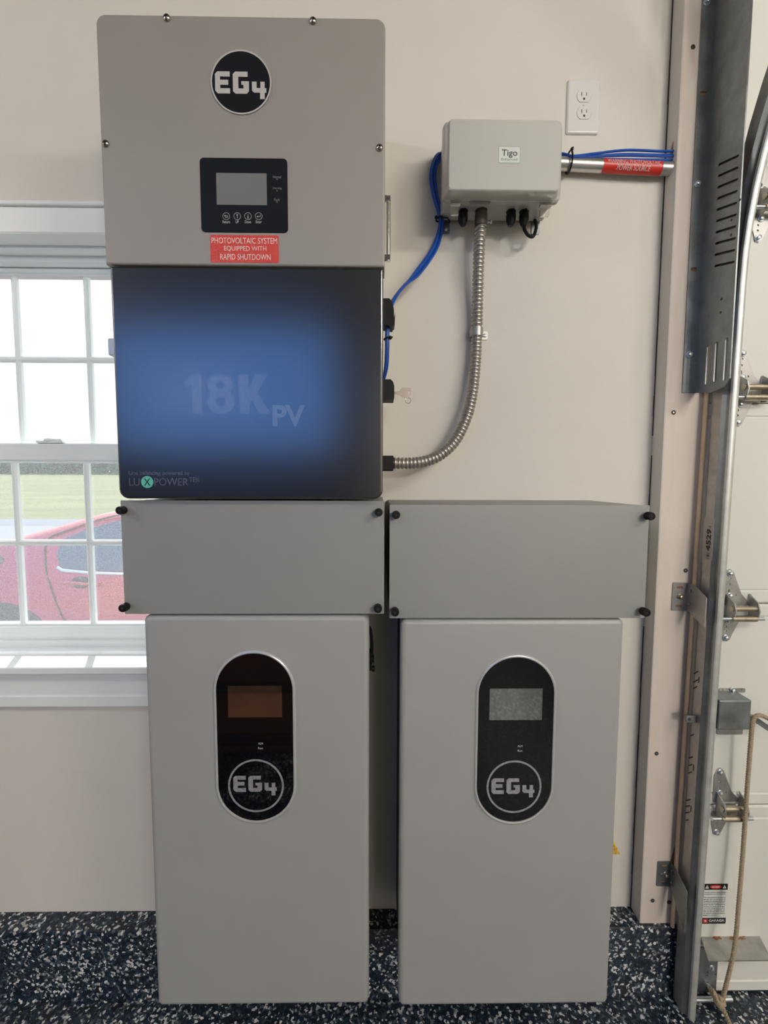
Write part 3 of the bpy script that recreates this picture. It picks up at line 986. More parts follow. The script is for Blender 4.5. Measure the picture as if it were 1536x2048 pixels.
LEAN = .0095
def jamb_bracket(x0p, y0p, x1p, y1p, far, tone):
    x0, x1, z0, z1 = R(x0p, y0p, x1p, y1p, YJ)
    x0 += LEAN*(1.33-z0)+.003
    x1 += LEAN*(1.33-z0)+.003
    hh = z1-z0
    k = MB()
    k.plate(rrect(x0, XT-.012, z0, z1, .002, 2), [slot((x0+x1)/2, z1-hh*.17, .016, .0065), slot((x0+x1)/2, z0+hh*.17, .016, .0065), slot((x0+x1)/2, z0+hh*.5, .018, .007)], 0, .0025, front(YJ))
    # leg standing out to the track
    pts = [(-YJ, z0), (-YJ, z1), (.070, z1-hh*.02), (.112, z1-hh*.30), (.112, z0-far), (.085, z0-far*.55), (.060, z0)]
    k.plate(pts, [slot(.060, z0+hh*.75, .014, .007), slot(.060, z0+hh*.28, .014, .007)], 0, .0025, leftface(XT-.012))
    o = k.build('jamb_bracket', tone, track)
    bolt(MB(), ((x0+x1)/2+.002, YJ-.0025, z0+hh*.5), .0058, .006).build('bolt', M['zinc'], o)
    for v in (.17, .83):
        MB().prism(slot((x0+x1)/2, z0+hh*v, .016, .0064), 0, .0004, front(YJ)).build('slot_back', M['rawwood'], o)
    return o
jamb_bracket(1343, 1165, 1371, 1221, .020, M['galv'])
jamb_bracket(1313, 1722, 1342, 1771, .060, M['galvdark'])

track.location.x -= LEAN*1.33+.003          # the track stands a little out of plumb
track.rotation_euler = (0, math.atan(LEAN), 0)

# ------------------------------------------------------------------ slotted steel angle above
ang = thing('steel_angle', 'wide slotted galvanized steel angle bolted to the upper door jamb', 'bracket', (XT, YJ, P(1380, 788, YJ).z))
zb_, zt_ = P(1380, 786, YJ).z, CEIL-.02
xa = P(1363, 786, YJ).x
XA = P(1395, 780, YJ).x-.006
b = MB()
s1 = P(1386, 540, YJ); s2 = P(1405, 189, YJ)
b.plate(rrect(xa, XA, zb_, zt_, .001, 2), [slot(s1.x, s1.z, .016, .0085), slot(s2.x, s2.z, .017, .0085)], 0, .003, front(YJ))
# bent leg
leg_o = [(-YJ, zb_+.0), (-YJ, zt_), (.152, zt_), (.152, P(1470, 768, -.15).z+.012), (.135, P(1455, 775, -.13).z), (.10, P(1425, 785, -.10).z)]
holes = []
ends = [((1438-.9*i, 330+22.5*i), (1479-.9*i, 311+23.6*i)) for i in range(10)]
for (xa_, ya_), (xb_, yb_) in ends:
    q0, q1 = PX(xa_, ya_, XA), PX(xb_, yb_, XA)
    du, dv = q0.y-q1.y, q1.z-q0.z
    holes.append(slot(-(q0.y+q1.y)/2, (q0.z+q1.z)/2, math.hypot(du, dv), .0052, math.atan2(dv, du)))
for (xp, ya, yb2) in ((1418, 690, 770), (1435, 683, 765), (1455, 675, 762)):
    q0, q1 = PX(xp, ya, XA), PX(xp-3, yb2, XA)
    holes.append(slot(-q0.y, (q0.z+q1.z)/2, q0.z-q1.z, .0095, PI/2))
b.plate(leg_o, holes, -.0015, .0015, leftface(XA))
b.build('angle_iron', M['galvdark'], ang)
qa, qb = PX(1440, 545, XA), PX(1440, 298, XA)
MB().prism(rrect(.072, .143, qa.z, qb.z, .004, 2), 0, .002, leftface(XA+.0065)).build('slot_shade_plate', M['slotshade'], ang)  # dark plate added behind the slots so they look shaded
for q, L_, H_ in ((s1, .016, .0084), (s2, .017, .0084)):
    MB().prism(slot(q.x, q.z, L_, H_), 0, .0004, front(YJ)).build('slot_back', M['rawwood'], ang)
for px, py in ((1413, 4), (1394, 368), (1378, 709)):
    q = P(px, py, YJ-.003)
    bolt(MB(), q, .0065, .006).build('bolt', M['boltzinc'], ang)
for py, px in ((440, 1463), (470, 1462), (598, 1443), (400, 1480), (625, 1441)):
    q = PX(px, py, XA-.0016)
    MB().prism(circle(-q.y, q.z, .0028, 10), 0, .0004, leftface(XA-.0015)).build('scuff_mark', M['hole'], ang)

# ------------------------------------------------------------------ rope
rp_pts = [P(1560, 1452, -.105), P(1536, 1437, -.107), P(1522, 1431, -.108), P(1511, 1433, -.108), P(1505, 1446, -.107), P(1501, 1490, -.104), P(1494, 1580, -.10), P(1486, 1700, -.10), P(1478, 1800, -.105), P(1471, 1880, -.118), P(1463, 1925, -.12), P(1452, 1970, -.115), P(1444, 2000, -.11), P(1437, 2006, -.116), P(1426, 1990, -.112), P(1421, 1978, -.105), P(1428, 1984, -.118), P(1436, 2004, -.122), P(1446, 1999, -.112), P(1440, 2012, -.108), P(1449, 2024, -.118), P(1457, 2042, -.135), P(1461, 2056, -.15)]
rope_p = resample(catmull(rp_pts, 10), .0022)
b = MB()
t_ = Vector((0, 0, 1))
u_ = Vector((1, 0, 0))
strands = [[], [], []]
for i, p in enumerate(rope_p):
    t2 = (rope_p[min(i+1, len(rope_p)-1)]-rope_p[max(i-1, 0)]).normalized()
    u_ = (u_-t2*u_.dot(t2)).normalized()
    q_ = t2.cross(u_)
    for k in range(3):
        a = i*.0022/.020*2*PI + k*2*PI/3
        strands[k].append(p+(u_*math.cos(a)+q_*math.sin(a))*.0026)
for k in range(3):
    b.tube(strands[k], .0028, 7)
kc = P(1439, 2003, -.116)
for ax, rr3 in (((1, .2, .3), .0085), ((.2, .3, 1), .0095), ((.6, .1, -.8), .009)):
    a_ = Vector(ax).normalized()
    o1_ = a_.orthogonal().normalized()
    o2_ = a_.cross(o1_)
    b.tube([kc+(o1_*math.cos(t3)+o2_*math.sin(t3))*rr3+a_*.003*math.sin(2*t3) for t3 in [2*PI*i/24 for i in range(25)]], .0048, 8)
tag(b.build('rope', M['rope'], smooth=60), 'tan twisted rope hanging over the door lock lever and knotted at the bottom', 'rope')

# ------------------------------------------------------------------ inverter
def rect_avg(left_pts, right_pts, Y):
    xl = sum(P(x, y, Y).x for x, y in left_pts)/len(left_pts)
    xr = sum(P(x, y, Y).x for x, y in right_pts)/len(right_pts)
    return xl, xr
ixl, ixr = rect_avg(((190.5, 100), (214, 525)), ((771.5, 100), (768.5, 525)), YINV)
iz1, izm, iz0 = P(480, 31.5, YINV).z, P(490, 532.5, YINV).z, P(505, 998, YINV).z
lxl, lxr = rect_avg(((215.5, 560), (240, 960)), ((767, 560), (765, 940)), YINV)
inv = thing('inverter', 'tall wall-mounted solar inverter with grey upper cover and black lower cover', 'inverter', ((ixl+ixr)/2, 0, iz0))
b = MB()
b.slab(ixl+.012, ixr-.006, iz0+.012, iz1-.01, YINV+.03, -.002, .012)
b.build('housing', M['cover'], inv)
b = MB()
b.slab(ixl, ixr, izm+.0015, iz1, YINV, YINV+.05, [.001, .001, .017, .017], .0035)
up = b.build('upper_cover', M['cover'], inv)
b = MB()
b.slab(lxl, lxr, iz0, izm-.0015, YINV+.001, YINV+.05, [.018, .018, .001, .001], .004)
lowc = b.build('lower_cover', M['blackgloss'], inv)

def torx(px, py, Y, parent, r=.0066, m_='screwsteel'):
    p = P(px, py, Y)
    k = MB().lathe(p, (0, -1, 0), [(0, r), (.0015, r), (.0036, r*.8), (.0046, r*.45), (.0047, r*.42), (.0025, r*.38)], 24)
    s = k.build('screw', M[m_], parent)
    MB().lathe(p+Vector((0, -.0024, 0)), (0, -1, 0), [(0, r*.3), (.0006, r*.3)], 6).build('screw_socket', M['hole'], s)
for px, py in ((334, 37), (626, 43), (212, 288), (759, 296)):
    torx(px, py, YINV, up)

def eg4(mb, x0, x1, z0, z1, Mx, t):
    """the blocky E G 4 marks, fitted into a box"""
    def sc(pts):
        return [(x0+x/244*(x1-x0), z1-y/131*(z1-z0)) for x, y in pts]
    E = [(14, 2), (72, 2), (72, 26), (26, 26), (26, 41), (64, 41), (64, 65), (26, 65), (26, 81), (72, 81), (72, 106), (14, 106), (2, 92), (2, 14)]
    G = [(98, 2), (156, 2), (156, 26), (112, 26), (112, 81), (136, 81), (136, 64), (126, 64), (126, 47), (162, 47), (162, 94), (150, 106), (98, 106), (86, 94), (86, 14)]
    Q = [(176, 48), (198, 48), (198, 78), (216, 78), (216, 48), (236, 48), (236, 78), (244, 78), (244, 100), (236, 100), (236, 130), (214, 130), (214, 100), (186, 100), (176, 90)]
    for g_ in (E, G, Q):
        mb.plate(sc(g_), [], 0, t, Mx)

c = P(482.5, 166, YINV)
rr_ = (P(542, 166, YINV).x-P(423, 166, YINV).x)/2
rz_ = (P(482, 100, YINV).z-P(482, 232, YINV).z)/2
rbad = (rr_+rz_)/2
b = MB().prism(circle(c.x, c.z, rbad, 64), 0, .0012, front(YINV))
bad = b.build('logo_badge', M['panel'], up)
b = MB().ring(c.x, c.z, rbad, rbad*.952, 0, .0018, front(YINV), 64)
b.build('badge_rim', M['logo'], bad)
b = MB()
ex0, ex1, ez0, ez1 = R(430, 144, 533, 199.5, YINV)
eg4(b, ex0, ex1, ez0, ez1, front(YINV-.0012), .0005)
b.build('lettering', M['logo'], bad, smooth=0)

# display panel
x0, x1, z0, z1 = R(401.5, 317, 575.5, 465.5, YINV)
b = MB().slab(x0, x1, z0, z1, YINV-.0015, YINV, .0075, .0006)
dis = b.build('display_panel', M['panel'], up)
sx0, sx1, sz0, sz1 = R(433.5, 347.5, 534, 411, YINV)
MB().slab(sx0, sx1, sz0, sz1, YINV-.0018, YINV-.001, .0003).build('screen', M['lcd'], dis)
mfd = front(YINV-.0015)
b = MB()
for px, s_ in ((452.5, 'Return'), (474.5, 'UP'), (496, 'Down'), (517.5, 'Enter')):
    q = P(px, 432.5, YINV-.0015)
    k = MB()
    k.ring(q.x, q.z, .0066, .0060, 0, .0003, mfd, 32)
    if s_ in ('UP', 'Down'):
        d = 1 if s_ == 'UP' else -1
        k.prism([(q.x-.0004, q.z-.0036), (q.x+.0004, q.z-.0036), (q.x+.0004, q.z+.0036), (q.x-.0004, q.z+.0036)], 0, .0003, mfd)
        k.prism([(q.x-.0014, q.z+d*.0008), (q.x+.0014, q.z+d*.0008), (q.x, q.z+d*.003*-1*-1)], 0, .00035, mfd)
        k.box(q.x-.0018, q.x+.0018, YINV-.0018, YINV-.0015, q.z+d*.0036-.0003, q.z+d*.0036+.0003)
    else:
        k.prism([(q.x-.0038, q.z+(.0008 if s_ == 'Return' else -.0008)), (q.x-.0014, q.z+(.0026 if s_ == 'Return' else .001)), (q.x-.0014, q.z+(-.001 if s_ == 'Return' else -.0026))], 0, .0003, mfd)
        if s_ == 'Return':
            k.box(q.x-.0014, q.x+.0026, YINV-.0018, YINV-.0015, q.z+.0004, q.z+.0011)
            k.box(q.x+.0022, q.x+.0029, YINV-.0018, YINV-.0015, q.z-.0022, q.z+.0011)
            k.box(q.x-.002, q.x+.0026, YINV-.0018, YINV-.0015, q.z-.0025, q.z-.0018)
        else:
            k.box(q.x-.0014, q.x+.003, YINV-.0018, YINV-.0015, q.z-.0012, q.z-.0004)
            k.box(q.x+.0024, q.x+.0031, YINV-.0018, YINV-.0015, q.z-.0012, q.z+.003)
    k.build('button', M['print'], dis, smooth=0)
    wd = {'Return': 7.3, 'UP': 3.2, 'Down': 6.2, 'Enter': 5.8}[s_]
    q0, q1, q2, q3 = R(px-wd, 441, px+wd, 446.6, YINV-.0015)
    b.text(s_, q0, q1, q2, q3, mfd, .0003, .0)
b.build('button_lettering', M['print'], dis, smooth=0)
b = MB()
for py, s_, wd in ((354, 'Normal', 8), (377, 'Warning', 9), (399.5, 'Fault', 5.5)):
    q0, q1, q2, q3 = R(554-wd, py-2.6, 554+wd, py+2.6, YINV-.0015)
    b.text(s_, q0, q1, q2, q3, mfd, .0003, .0)
    q = P(554.5, py+5.8, YINV)
    b.ring(q.x, q.z, .0015, .0009, 0, .0003, mfd, 4)
b.build('indicator_lettering', M['printdim'], dis, smooth=0)

# reflective red sticker
x0, x1, z0, z1 = R(421, 470.5, 557.5, 525.5, YINV)
stk = MB().slab(x0, x1, z0, z1, YINV-.0006, YINV, .0028).build('warning_sticker', M['red'], up)
mfs = front(YINV-.0006)
b = MB()
hh = z1-z0
for s_, a0, a1, u0, u1 in (('PHOTOVOLTAIC SYSTEM', .69, .90, .02, .98), ('EQUIPPED WITH', .40, .60, .20, .82), ('RAPID SHUTDOWN', .10, .31, .14, .88)):
    b.text(s_, x0+(x1-x0)*u0, x0+(x1-x0)*u1, z0+hh*a0, z0+hh*a1, mfs, .0003, .0)
b.build('lettering', M['pinkprint'], stk, smooth=0)

# cover lettering
mfl = front(YINV+.001)
x0, x1, z0, z1 = R(370, 748, 541, 828, YINV)
def u18(pts):
    return [(x0+(x-145)/815*(x1-x0), z1-(y-218)/395*(z1-z0)) for x, y in pts]
b = MB().plate(u18([(215, 218), (300, 218), (305, 613), (210, 613), (207, 312), (150, 362), (145, 282)]), [], 0, .0003, mfl)
b.build('large_lettering', M['ghost'], lowc, smooth=0)
def oval(cx_, cy_, a_, b_, s0, s1, n=24):
    return [(cx_+a_*math.cos(s0+(s1-s0)*i/n), cy_-b_*math.sin(s0+(s1-s0)*i/n)) for i in range(n+1)]
out8 = oval(480, 322, 122, 104, math.radians(-38), math.radians(218)) + oval(485, 498, 130, 118, math.radians(140), math.radians(400))
b = MB().plate(u18(out8), [u18(oval(482, 326, 42, 38, 0, 2*PI)[:-1]), u18(oval(484, 490, 44, 46, 0, 2*PI)[:-1])], 0, .0003, mfl)
b.build('large_lettering', M['ghost'], lowc, smooth=0)
b = MB().plate(u18([(655, 218), (750, 218), (750, 360), (822, 218), (935, 218), (838, 400), (960, 613), (850, 613), (785, 475), (755, 530), (757, 613), (665, 613)]), [], 0, .0003, mfl)
b.build('large_lettering', M['ghost'], lowc, smooth=0)
b = MB()
x0, x1, z0, z1 = R(545, 810, 610, 853, YINV)
b.text('PV', x0, x1, z0, z1, mfl, .0003, .03)
b.build('large_lettering', M['ghostpv'], lowc, smooth=0)
b = MB()
x0, x1, z0, z1 = R(257, 941.5, 379.5, 952.5, YINV)
b.text('Line balancing powered by', x0, x1, z0, z1, mfl, .0003, .012)
for s_, xa_, xb_, ya, yb in (('LU', 257.5, 279, 956, 971.5), ('POWER', 308, 376.5, 956, 971.5), ('TEK', 378, 399, 954.5, 964)):
    x0, x1, z0, z1 = R(xa_, ya, xb_, yb, YINV)
    b.text(s_, x0, x1, z0, z1, mfl, .0003, .005)
b.build('maker_lettering', M['ghostpv'], lowc, smooth=0)
q = P(294, 964, YINV)
rd = .0117
tl = MB().prism(circle(q.x, q.z, rd, 40), 0, .0003, mfl).build('maker_disc', M['teal'], lowc)
b = MB()
for s_ in (1, -1):
    b.prism([(q.x-s_*.0062, q.z+.0072), (q.x-s_*.0042, q.z+.0072), (q.x+s_*.0062, q.z-.0072), (q.x+s_*.0042, q.z-.0072)], .0003, .0006, mfl)
b.build('lettering', M['panel'], tl, smooth=0)

# fittings on the right side of the inverter
XS = ixr-.006
def sidez(py, Y):
    return P(775, py, Y).z
YH = -.20
b = MB()
hx1 = P(780.5, 450, YH).x
for py in (398, 516):
    b.cyl((XS, YH, sidez(py, YH)), (hx1, YH, sidez(py, YH)), .0065, 18)
    b.ring(0, 0, .0072, .0064, -.001, .001, Matrix.Translation((XS+.008, YH, sidez(py, YH))) @ Matrix.Rotation(PI/2, 4, 'Y'), 18)
b.cyl((hx1-.004, YH, sidez(394, YH)), (hx1-.004, YH, sidez(523, YH)), .0042, 16)
b.build('carry_handle', M['chrome'], inv)
MB().slab(XS-.004, XS+.0035, sidez(512, YH), sidez(405, YH), YH-.006, YH+.02, .001).build('handle_plate', M['rim'], inv)
YK = -.15
b = MB()
za, zb_ = sidez(660, YK), sidez(606, YK)
kx = P(787, 630, YK).x
out = [(XS-.002, za+.004), (kx-.002, za), (kx+.001, za+.010), (kx, zb_-.022), (kx-.004, zb_-.006), (kx-.010, zb_), (XS-.002, zb_)]
b.prism(out, .135, .175, front(0))
b.prism([(kx-.002, za+.002), (kx+.002, za+.004), (kx+.003, za+.03), (kx+.0005, za+.018)], .14, .17, front(0))
b.build('cable_clamp', M['rubber'], inv)
b = MB()
za, zb_ = sidez(803, YK), sidez(763, YK)
kx2 = P(788, 782, YK).x
b.prism([(XS-.002, za+.004), (XS+.004, za), (kx2-.001, za), (kx2, za+.006), (kx2, zb_-.014), (kx2-.003, zb_-.005), (kx2-.008, zb_), (XS-.002, zb_)], .13, .172, front(0))
b.build('lock_body', M['rubber'], inv)
b = MB()
YLT = -.15
xl_ = P(216.5, 700, YLT-.02).x
b.slab(xl_-.001, ixl+.014, P(217, 716, YLT).z, P(217, 682, YLT).z, YLT-.02, YLT+.0, .004, .002)
b.build('side_latch', M['rim'], inv)

# key left in the lock
kz = sidez(786, YK)
key = thing('key', 'small steel key left in the black lock on the inverter side', 'key', (kx2, YK, kz))
b = MB()
xa, xb_, xc = P(789, 786, YK).x, P(799, 786, YK).x, P(822, 786, YK).x
b.slab(xa-.004, xb_+.002, kz-.0028, kz+.0026, YK-.0012, YK+.0012, .0003)
b.slab(P(795, 786, YK).x, P(798, 786, YK).x, kz-.0045, kz+.0045, YK-.0022, YK+.0022, .0006)
b.build('blade', M['keysteel'], key)
b = MB()
bow = [(xb_-.001, kz-.003), (xb_+.003, kz-.0065), (xb_+.007, kz-.010), (xc-.006, kz-.0105), (xc-.002, kz-.007), (xc, kz+.003), (xc-.001, kz+.0115), (xb_+.006, kz+.0118), (xb_+.002, kz+.009), (xb_-.001, kz+.003)]
b.plate(bow, [slot(xc-.0045, kz+.001, .0085, .0036, 1.3)], -.0011, .0011, front(YK))
b.build('bow', M['keysteel'], key)
b = MB()
rc = P(816, 801, YK)
b.tube([(rc.x+.0062*math.sin(a), YK+.002*math.cos(a), rc.z+.0066*math.cos(a)) for a in [2*PI*i/28 for i in range(29)]], .00055, 6)
b.build('key_ring', M['screwsteel'], key)

# ------------------------------------------------------------------ wiring enclosures
def knob(px, py, parent, Y):
    p = P(px, py, Y)
    k = MB().lathe(p, (0, -1, 0), [(0, .0045), (.004, .0045), (.0042, .0072), (.020, .0078), (.0215, .0068), (.0216, .0045), (.0205, .004)], 24)
    for i in range(24):
        a = 2*PI*i/24
        k.cyl((p.x+.0076*math.cos(a), Y-.0055, p.z+.0076*math.sin(a)), (p.x+.0078*math.cos(a), Y-.0195, p.z+.0078*math.sin(a)), .0005, 4)
    o = k.build('thumb_screw', M['rubber'], parent)
    MB().box(p.x-.003, p.x+.003, Y-.0212, Y-.0204, p.z-.0007, p.z+.0007).box(p.x-.0007, p.x+.0007, Y-.0212, Y-.0204, p.z-.003, p.z+.003).build('screw_slot', M['hole'], o)

def wiring_box(xl, xr, z0, z1, label, knobs):
    o = thing('wiring_enclosure', label, 'enclosure', ((xl+xr)/2, 0, z0), 'grey wiring enclosures above the batteries')
    b = MB()
    b.slab(xl+.0015, xr-.0015, z0+.0015, z1-.0015, YBOX+.0045, -.0005, .001)
    b.build('housing', M['box'], o)
    b = MB()
    b.slab(xl, xr, z0, z1, YBOX, YBOX+.003, .002, .0008)
    cv = b.build('cover', M['box'], o)
    for px, py in knobs:
        knob(px, py, o, YBOX)
    return o
wx0, wx1 = rect_avg(((242, 999), (248, 1226)), ((769.5, 1003), (767.6, 1229)), YBOX)
wiring_box(wx0, wx1, P(505, 1228, YBOX).z, min(P(505, 1001, YBOX).z, iz0-.001), 'flat grey metal wiring enclosure directly under the inverter', ((250.5, 1019.5), (757.5, 1023.5), (256, 1211), (756, 1213)))
wx2, wx3 = rect_avg(((780, 1009), (777.5, 1235)), ((1301, 1011), (1288, 1237)), YBOX)
wiring_box(wx2, wx3, P(1035, 1236.5, YBOX).z, P(1035, 1010, YBOX).z, 'flat grey metal wiring enclosure above the right battery beside the door jamb', ((791.5, 1028.5), (1291, 1031), (789.5, 1219.5), (1282, 1220)))

# ------------------------------------------------------------------ batteries
def battery(lx, rx, z0, z1, pan, ringc, scr, let, alm, label):
    o = thing('battery', label, 'battery', ((lx+rx)/2, 0, z0), 'wall batteries')
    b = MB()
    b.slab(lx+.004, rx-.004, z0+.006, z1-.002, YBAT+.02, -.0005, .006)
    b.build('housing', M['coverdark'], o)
    b = MB()
    b.slab(lx, rx, z0, z1, YBAT, YBAT+.045, .012, .010, k=5)
    fr = b.build('front_cover', M['battery'], o)
    x0, x1, z0_, z1_ = R(*pan, YBAT)
    r = (x1-x0)/2
    rimw = .0060
    b = MB()
    # rim as a swept ring, glass set inside
    outer = rrect(x0, x1, z0_, z1_, r*.999, 20)
    prof = [(0, 0), (.0012, .0032), (.0030, .0040), (rimw-.0006, .0034), (rimw, .0008)]
    rings = [[(x, YBAT-h, z) for x, z in rrect(x0+i_, x1-i_, z0_+i_, z1_-i_, r*.999-i_, 20)] for i_, h in prof]
    b.loft(rings, cap=False)
    b.build('panel_rim', M['rim'], fr)
    b = MB().slab(x0+rimw-.001, x1-rimw+.001, z0_+rimw-.001, z1_-rimw+.001, YBAT-.0016, YBAT, r-rimw, 0, n=20)
    gp_ = b.build('glass_panel', M['glassblack'], fr)
    yg = YBAT-.0016
    sx0, sx1, sz0, sz1 = R(*scr, yg)
    MB().slab(sx0, sx1, sz0, sz1, yg-.0002, yg, .0002).build('screen', M['lcddark'], gp_)
    cc = P(*ringc, yg)
    b = MB().ring(cc.x, cc.z, .0580, .0540, 0, .0003, front(yg), 64)
    ex0, ex1, ez0, ez1 = R(*let, yg)
    eg4(b, ex0, ex1, ez0, ez1, front(yg), .0003)
    b.build('logo', M['logosilver'], gp_, smooth=0)
    b = MB()
    for s_, dy in (('ALM', 0), ('Run', 9.3)):
        q0, q1, q2, q3 = R(alm[0]-4.7, alm[1]-2+dy, alm[0]+4.7, alm[1]+2+dy, yg)
        b.text(s_, q0, q1, q2, q3, front(yg), .0003)
    b.build('lettering', M['print'], gp_, smooth=0)
    return o
bx0, bx1 = rect_avg(((288, 1240), (312, 2000)), ((741, 1240), (734.5, 2000)), YBAT)
bat1 = battery(bx0, bx1, P(523, 2012, YBAT).z, P(515, 1231.5, YBAT).z, (429.5, 1300.5, 592, 1645), (512, 1571.5), (456, 1371.5, 564, 1434.5), (466, 1551, 553.5, 1591), (521, 1487),
               'grey wall battery under the inverter with brown reflections in its oval display')
bx2, bx3 = rect_avg(((800, 1240), (799.5, 2000)), ((1253, 1240), (1214, 2000)), YBAT)
bat2 = battery(bx2, bx3, P(1010, 2012, YBAT).z, P(1026, 1239, YBAT).z, (949.5, 1308.5, 1110, 1647), (1028, 1573.5), (979, 1377, 1084.5, 1440), (982, 1556, 1069, 1595), (1040, 1492),
               'grey wall battery on the right beside the garage door jamb')
# plug and cable on the left battery's right side
b = MB()
XB = bx1-.004
YQ = -.15
zc = P(745, 1258, YQ).z
b.tube(catmull([(XB-.002, YQ+.01, P(745, 1254, YQ).z), (XB+.006, YQ, P(745, 1262, YQ).z), (XB+.0085, YQ-.004, P(745, 1290, YQ).z), (XB+.007, YQ-.004, P(745, 1320, YQ).z), (XB+.002, YQ, P(745, 1334, YQ).z)], 6), .0036, 10)
b.slab(XB, XB+.007, P(745, 1334, YQ).z, P(745, 1300, YQ).z, YQ-.02, YQ+.01, .001)
b.slab(XB+.005, XB+.0135, P(745, 1321, YQ).z, P(745, 1310, YQ).z, YQ-.012, YQ+.004, .001)
b.build('data_cable', M['rubber'], bat1)
b = MB()
pz = P(748, 1337, YQ).z
b.cyl((XB-.001, YQ, pz), (XB+.008, YQ, pz), .0017, 10)
b.build('terminal_stud', M['chrome'], bat1)
b = MB()
b.cyl((XB+.007, YQ, pz), (XB+.0155, YQ, pz), .0048, 14)
b.cyl((XB+.009, YQ, pz), (XB+.0145, YQ, pz), .0068, 14)
b.build('terminal_cap', M['rubber'], bat1)
for py in (1275, 1376, 1402):
    q = P(739, py, YQ)
    MB().lathe((XB, YQ, q.z), (1, 0, 0), [(0, .004), (.0015, .0035), (.002, .001)], 12).build('screw', M['boltzinc'], bat1)

# ------------------------------------------------------------------ junction box
YF, YLID = -.092, -.150
fx0, fx1 = P(884.5, 330, YF).x, P(1121, 330, YF).x
fz0, fz1 = P(1000, 404, YF).z, P(1000, 249, YF).z
jb = thing('junction_box', 'pale grey plastic junction box with a hinged lid mounted on the wall', 'junction box', ((fx0+fx1)/2, 0, fz0))
b = MB()
b.slab(fx0+.006, fx1-.006, fz0+.004, fz1-.006, YF+.008, -.013, .008, 0)
b.slab(fx0, fx1, fz0, fz1, YF, YF+.010, .010, .003)
b.build('base', M['enclosurebase'], jb)
b = MB()
lx0, lx1, lz0, lz1 = R(896, 239, 1122, 382, YLID)
def lidring(ins, y, r):
    return lambda t: None
b.loft([[(x, y, z) for x, z in rrect(fx0*(1-t)+lx0*t, fx1*(1-t)+lx1*t, fz0*(1-t)+lz0*t, fz1*(1-t)+lz1*t, .012, 6)] for y, t in ((YF, .0), (YF-.004, .02), (YF-.010, .10), (YF-.014, .45), (YLID+.012, .80), (YLID+.004, .93))] +
       [[(x, y, z) for x, z in rrect(lx0+i_, lx1-i_, lz0+i_, lz1-i_, .008, 6)] for y, i_ in ((YLID+.0015, .0012), (YLID, .0035))])
lid = b.build('lid', M['enclosure'], jb, smooth=60)
# label on the lid
x0, x1, z0, z1 = R(996.5, 292.5, 1041, 327, YLID)
ml_ = front(YLID)
lb_ = MB().prism(rrect(x0, x1, z0, z1, .003, 5), 0, .0004, ml_).build('maker_label', M['sticker'], lid)
b = MB()
b.plate(rrect(x0+.0005, x1-.0005, z0+.0005, z1-.0005, .0028, 5), [rrect(x0+.0012, x1-.0012, z0+.0012, z1-.0012, .0022, 5)], 0, .0002, front(YLID-.0004))
b.text('Enhanced', x0+(x1-x0)*.14, x0+(x1-x0)*.86, z0+(z1-z0)*.17, z0+(z1-z0)*.30, front(YLID-.0004), .0002)
b.build('green_print', M['green'], lb_, smooth=0)
b = MB().text('Tigo', x0+(x1-x0)*.15, x0+(x1-x0)*.85, z0+(z1-z0)*.32, z0+(z1-z0)*.80, front(YLID-.0004), .0002, .01)
b.build('lettering', M['darkprint'], lb_, smooth=0)
# latches
for (xa, ya, xb_, yb) in ((901.5, 398, 921, 430), (1080, 401, 1103, 433)):
    q0, q1, q2, q3 = R(xa, ya, xb_, yb, YF-.006)
    k = MB()
    k.slab(q0, q1, q3-.012, q3, YF-.008, YF+.002, .001, .001)
    k.cyl((q0-.001, YF-.007, q3-.003), (q1+.001, YF-.007, q3-.003), .0018, 10)
    k.slab(q0+.001, q1-.004, q2, q3-.010, YF-.005, YF-.002, .002, .001)
    k.cyl((q0, YF-.006, q3-.013), (q1-.002, YF-.006, q3-.013), .0022, 10)
    k.build('latch', M['screwsteel'] if False else M['chrome'], jb)
q0, q1, q2, q3 = R(937, 401, 983, 412, YF)
b = MB()
b.prism([(q0, q3), (q1, q3), (q1-.006, q2), (q0+.006, q2)], 0, .002, front(YF))
b.build('padlock_tab', M['enclosurebase'], jb)
# feet
for px, py in ((892, 457), (1072, 458)):
    q = P(px, py, -.003)
    k = MB().plate(rrect(q.x-.011, q.x+.009, q.z-.012, q.z+.024, .002, 3), [slot(q.x, q.z-.001, .012, .005, PI/2)], 0, .003, front(0))
    ft = k.build('mounting_foot', M['galvdark'], jb)
    MB().lathe((q.x, -.003, q.z-.002), (0, -1, 0), [(0, .005), (.002, .0045), (.003, .002)], 14).build('screw', M['boltzinc'], ft)
# glands
UZ = fz0+.004
YGL = -.052
def gland(px, py0=412, long=False):
    x = P(px, 430, YGL).x
    k = MB()
    k.lathe((x, YGL, UZ+.002), (0, 0, -1), [(0, .0112), (.007, .0112), (.0072, .0098), (.010, .0098)], 6)
    k.lathe((x, YGL, UZ-.008), (0, 0, -1), [(0, .0105), (.002, .0115), (.014, .0112), (.021, .0085), (.026, .0062), (.0265, .004)], 16)
    k.build('cable_gland', M['black'], jb)
    return x, UZ-.034
gland(926)
gland(1022)
gx, gz_ = gland(1048)
b = MB()
b.tube(catmull([(gx, YGL, gz_+.004), (gx+.002, YGL-.002, gz_-.010), (gx+.012, YGL-.002, gz_-.022), (gx+.026, YGL+.008, gz_-.018), (gx+.035, YGL+.016, gz_+.004), (gx+.038, YGL+.030, gz_+.026), (gx+.036, YGL+.044, gz_+.05)], 8), .0040, 12)
tag(b.build('power_cord', M['rubber']), 'short black cord looping from the rightmost gland under the junction box', 'cord')

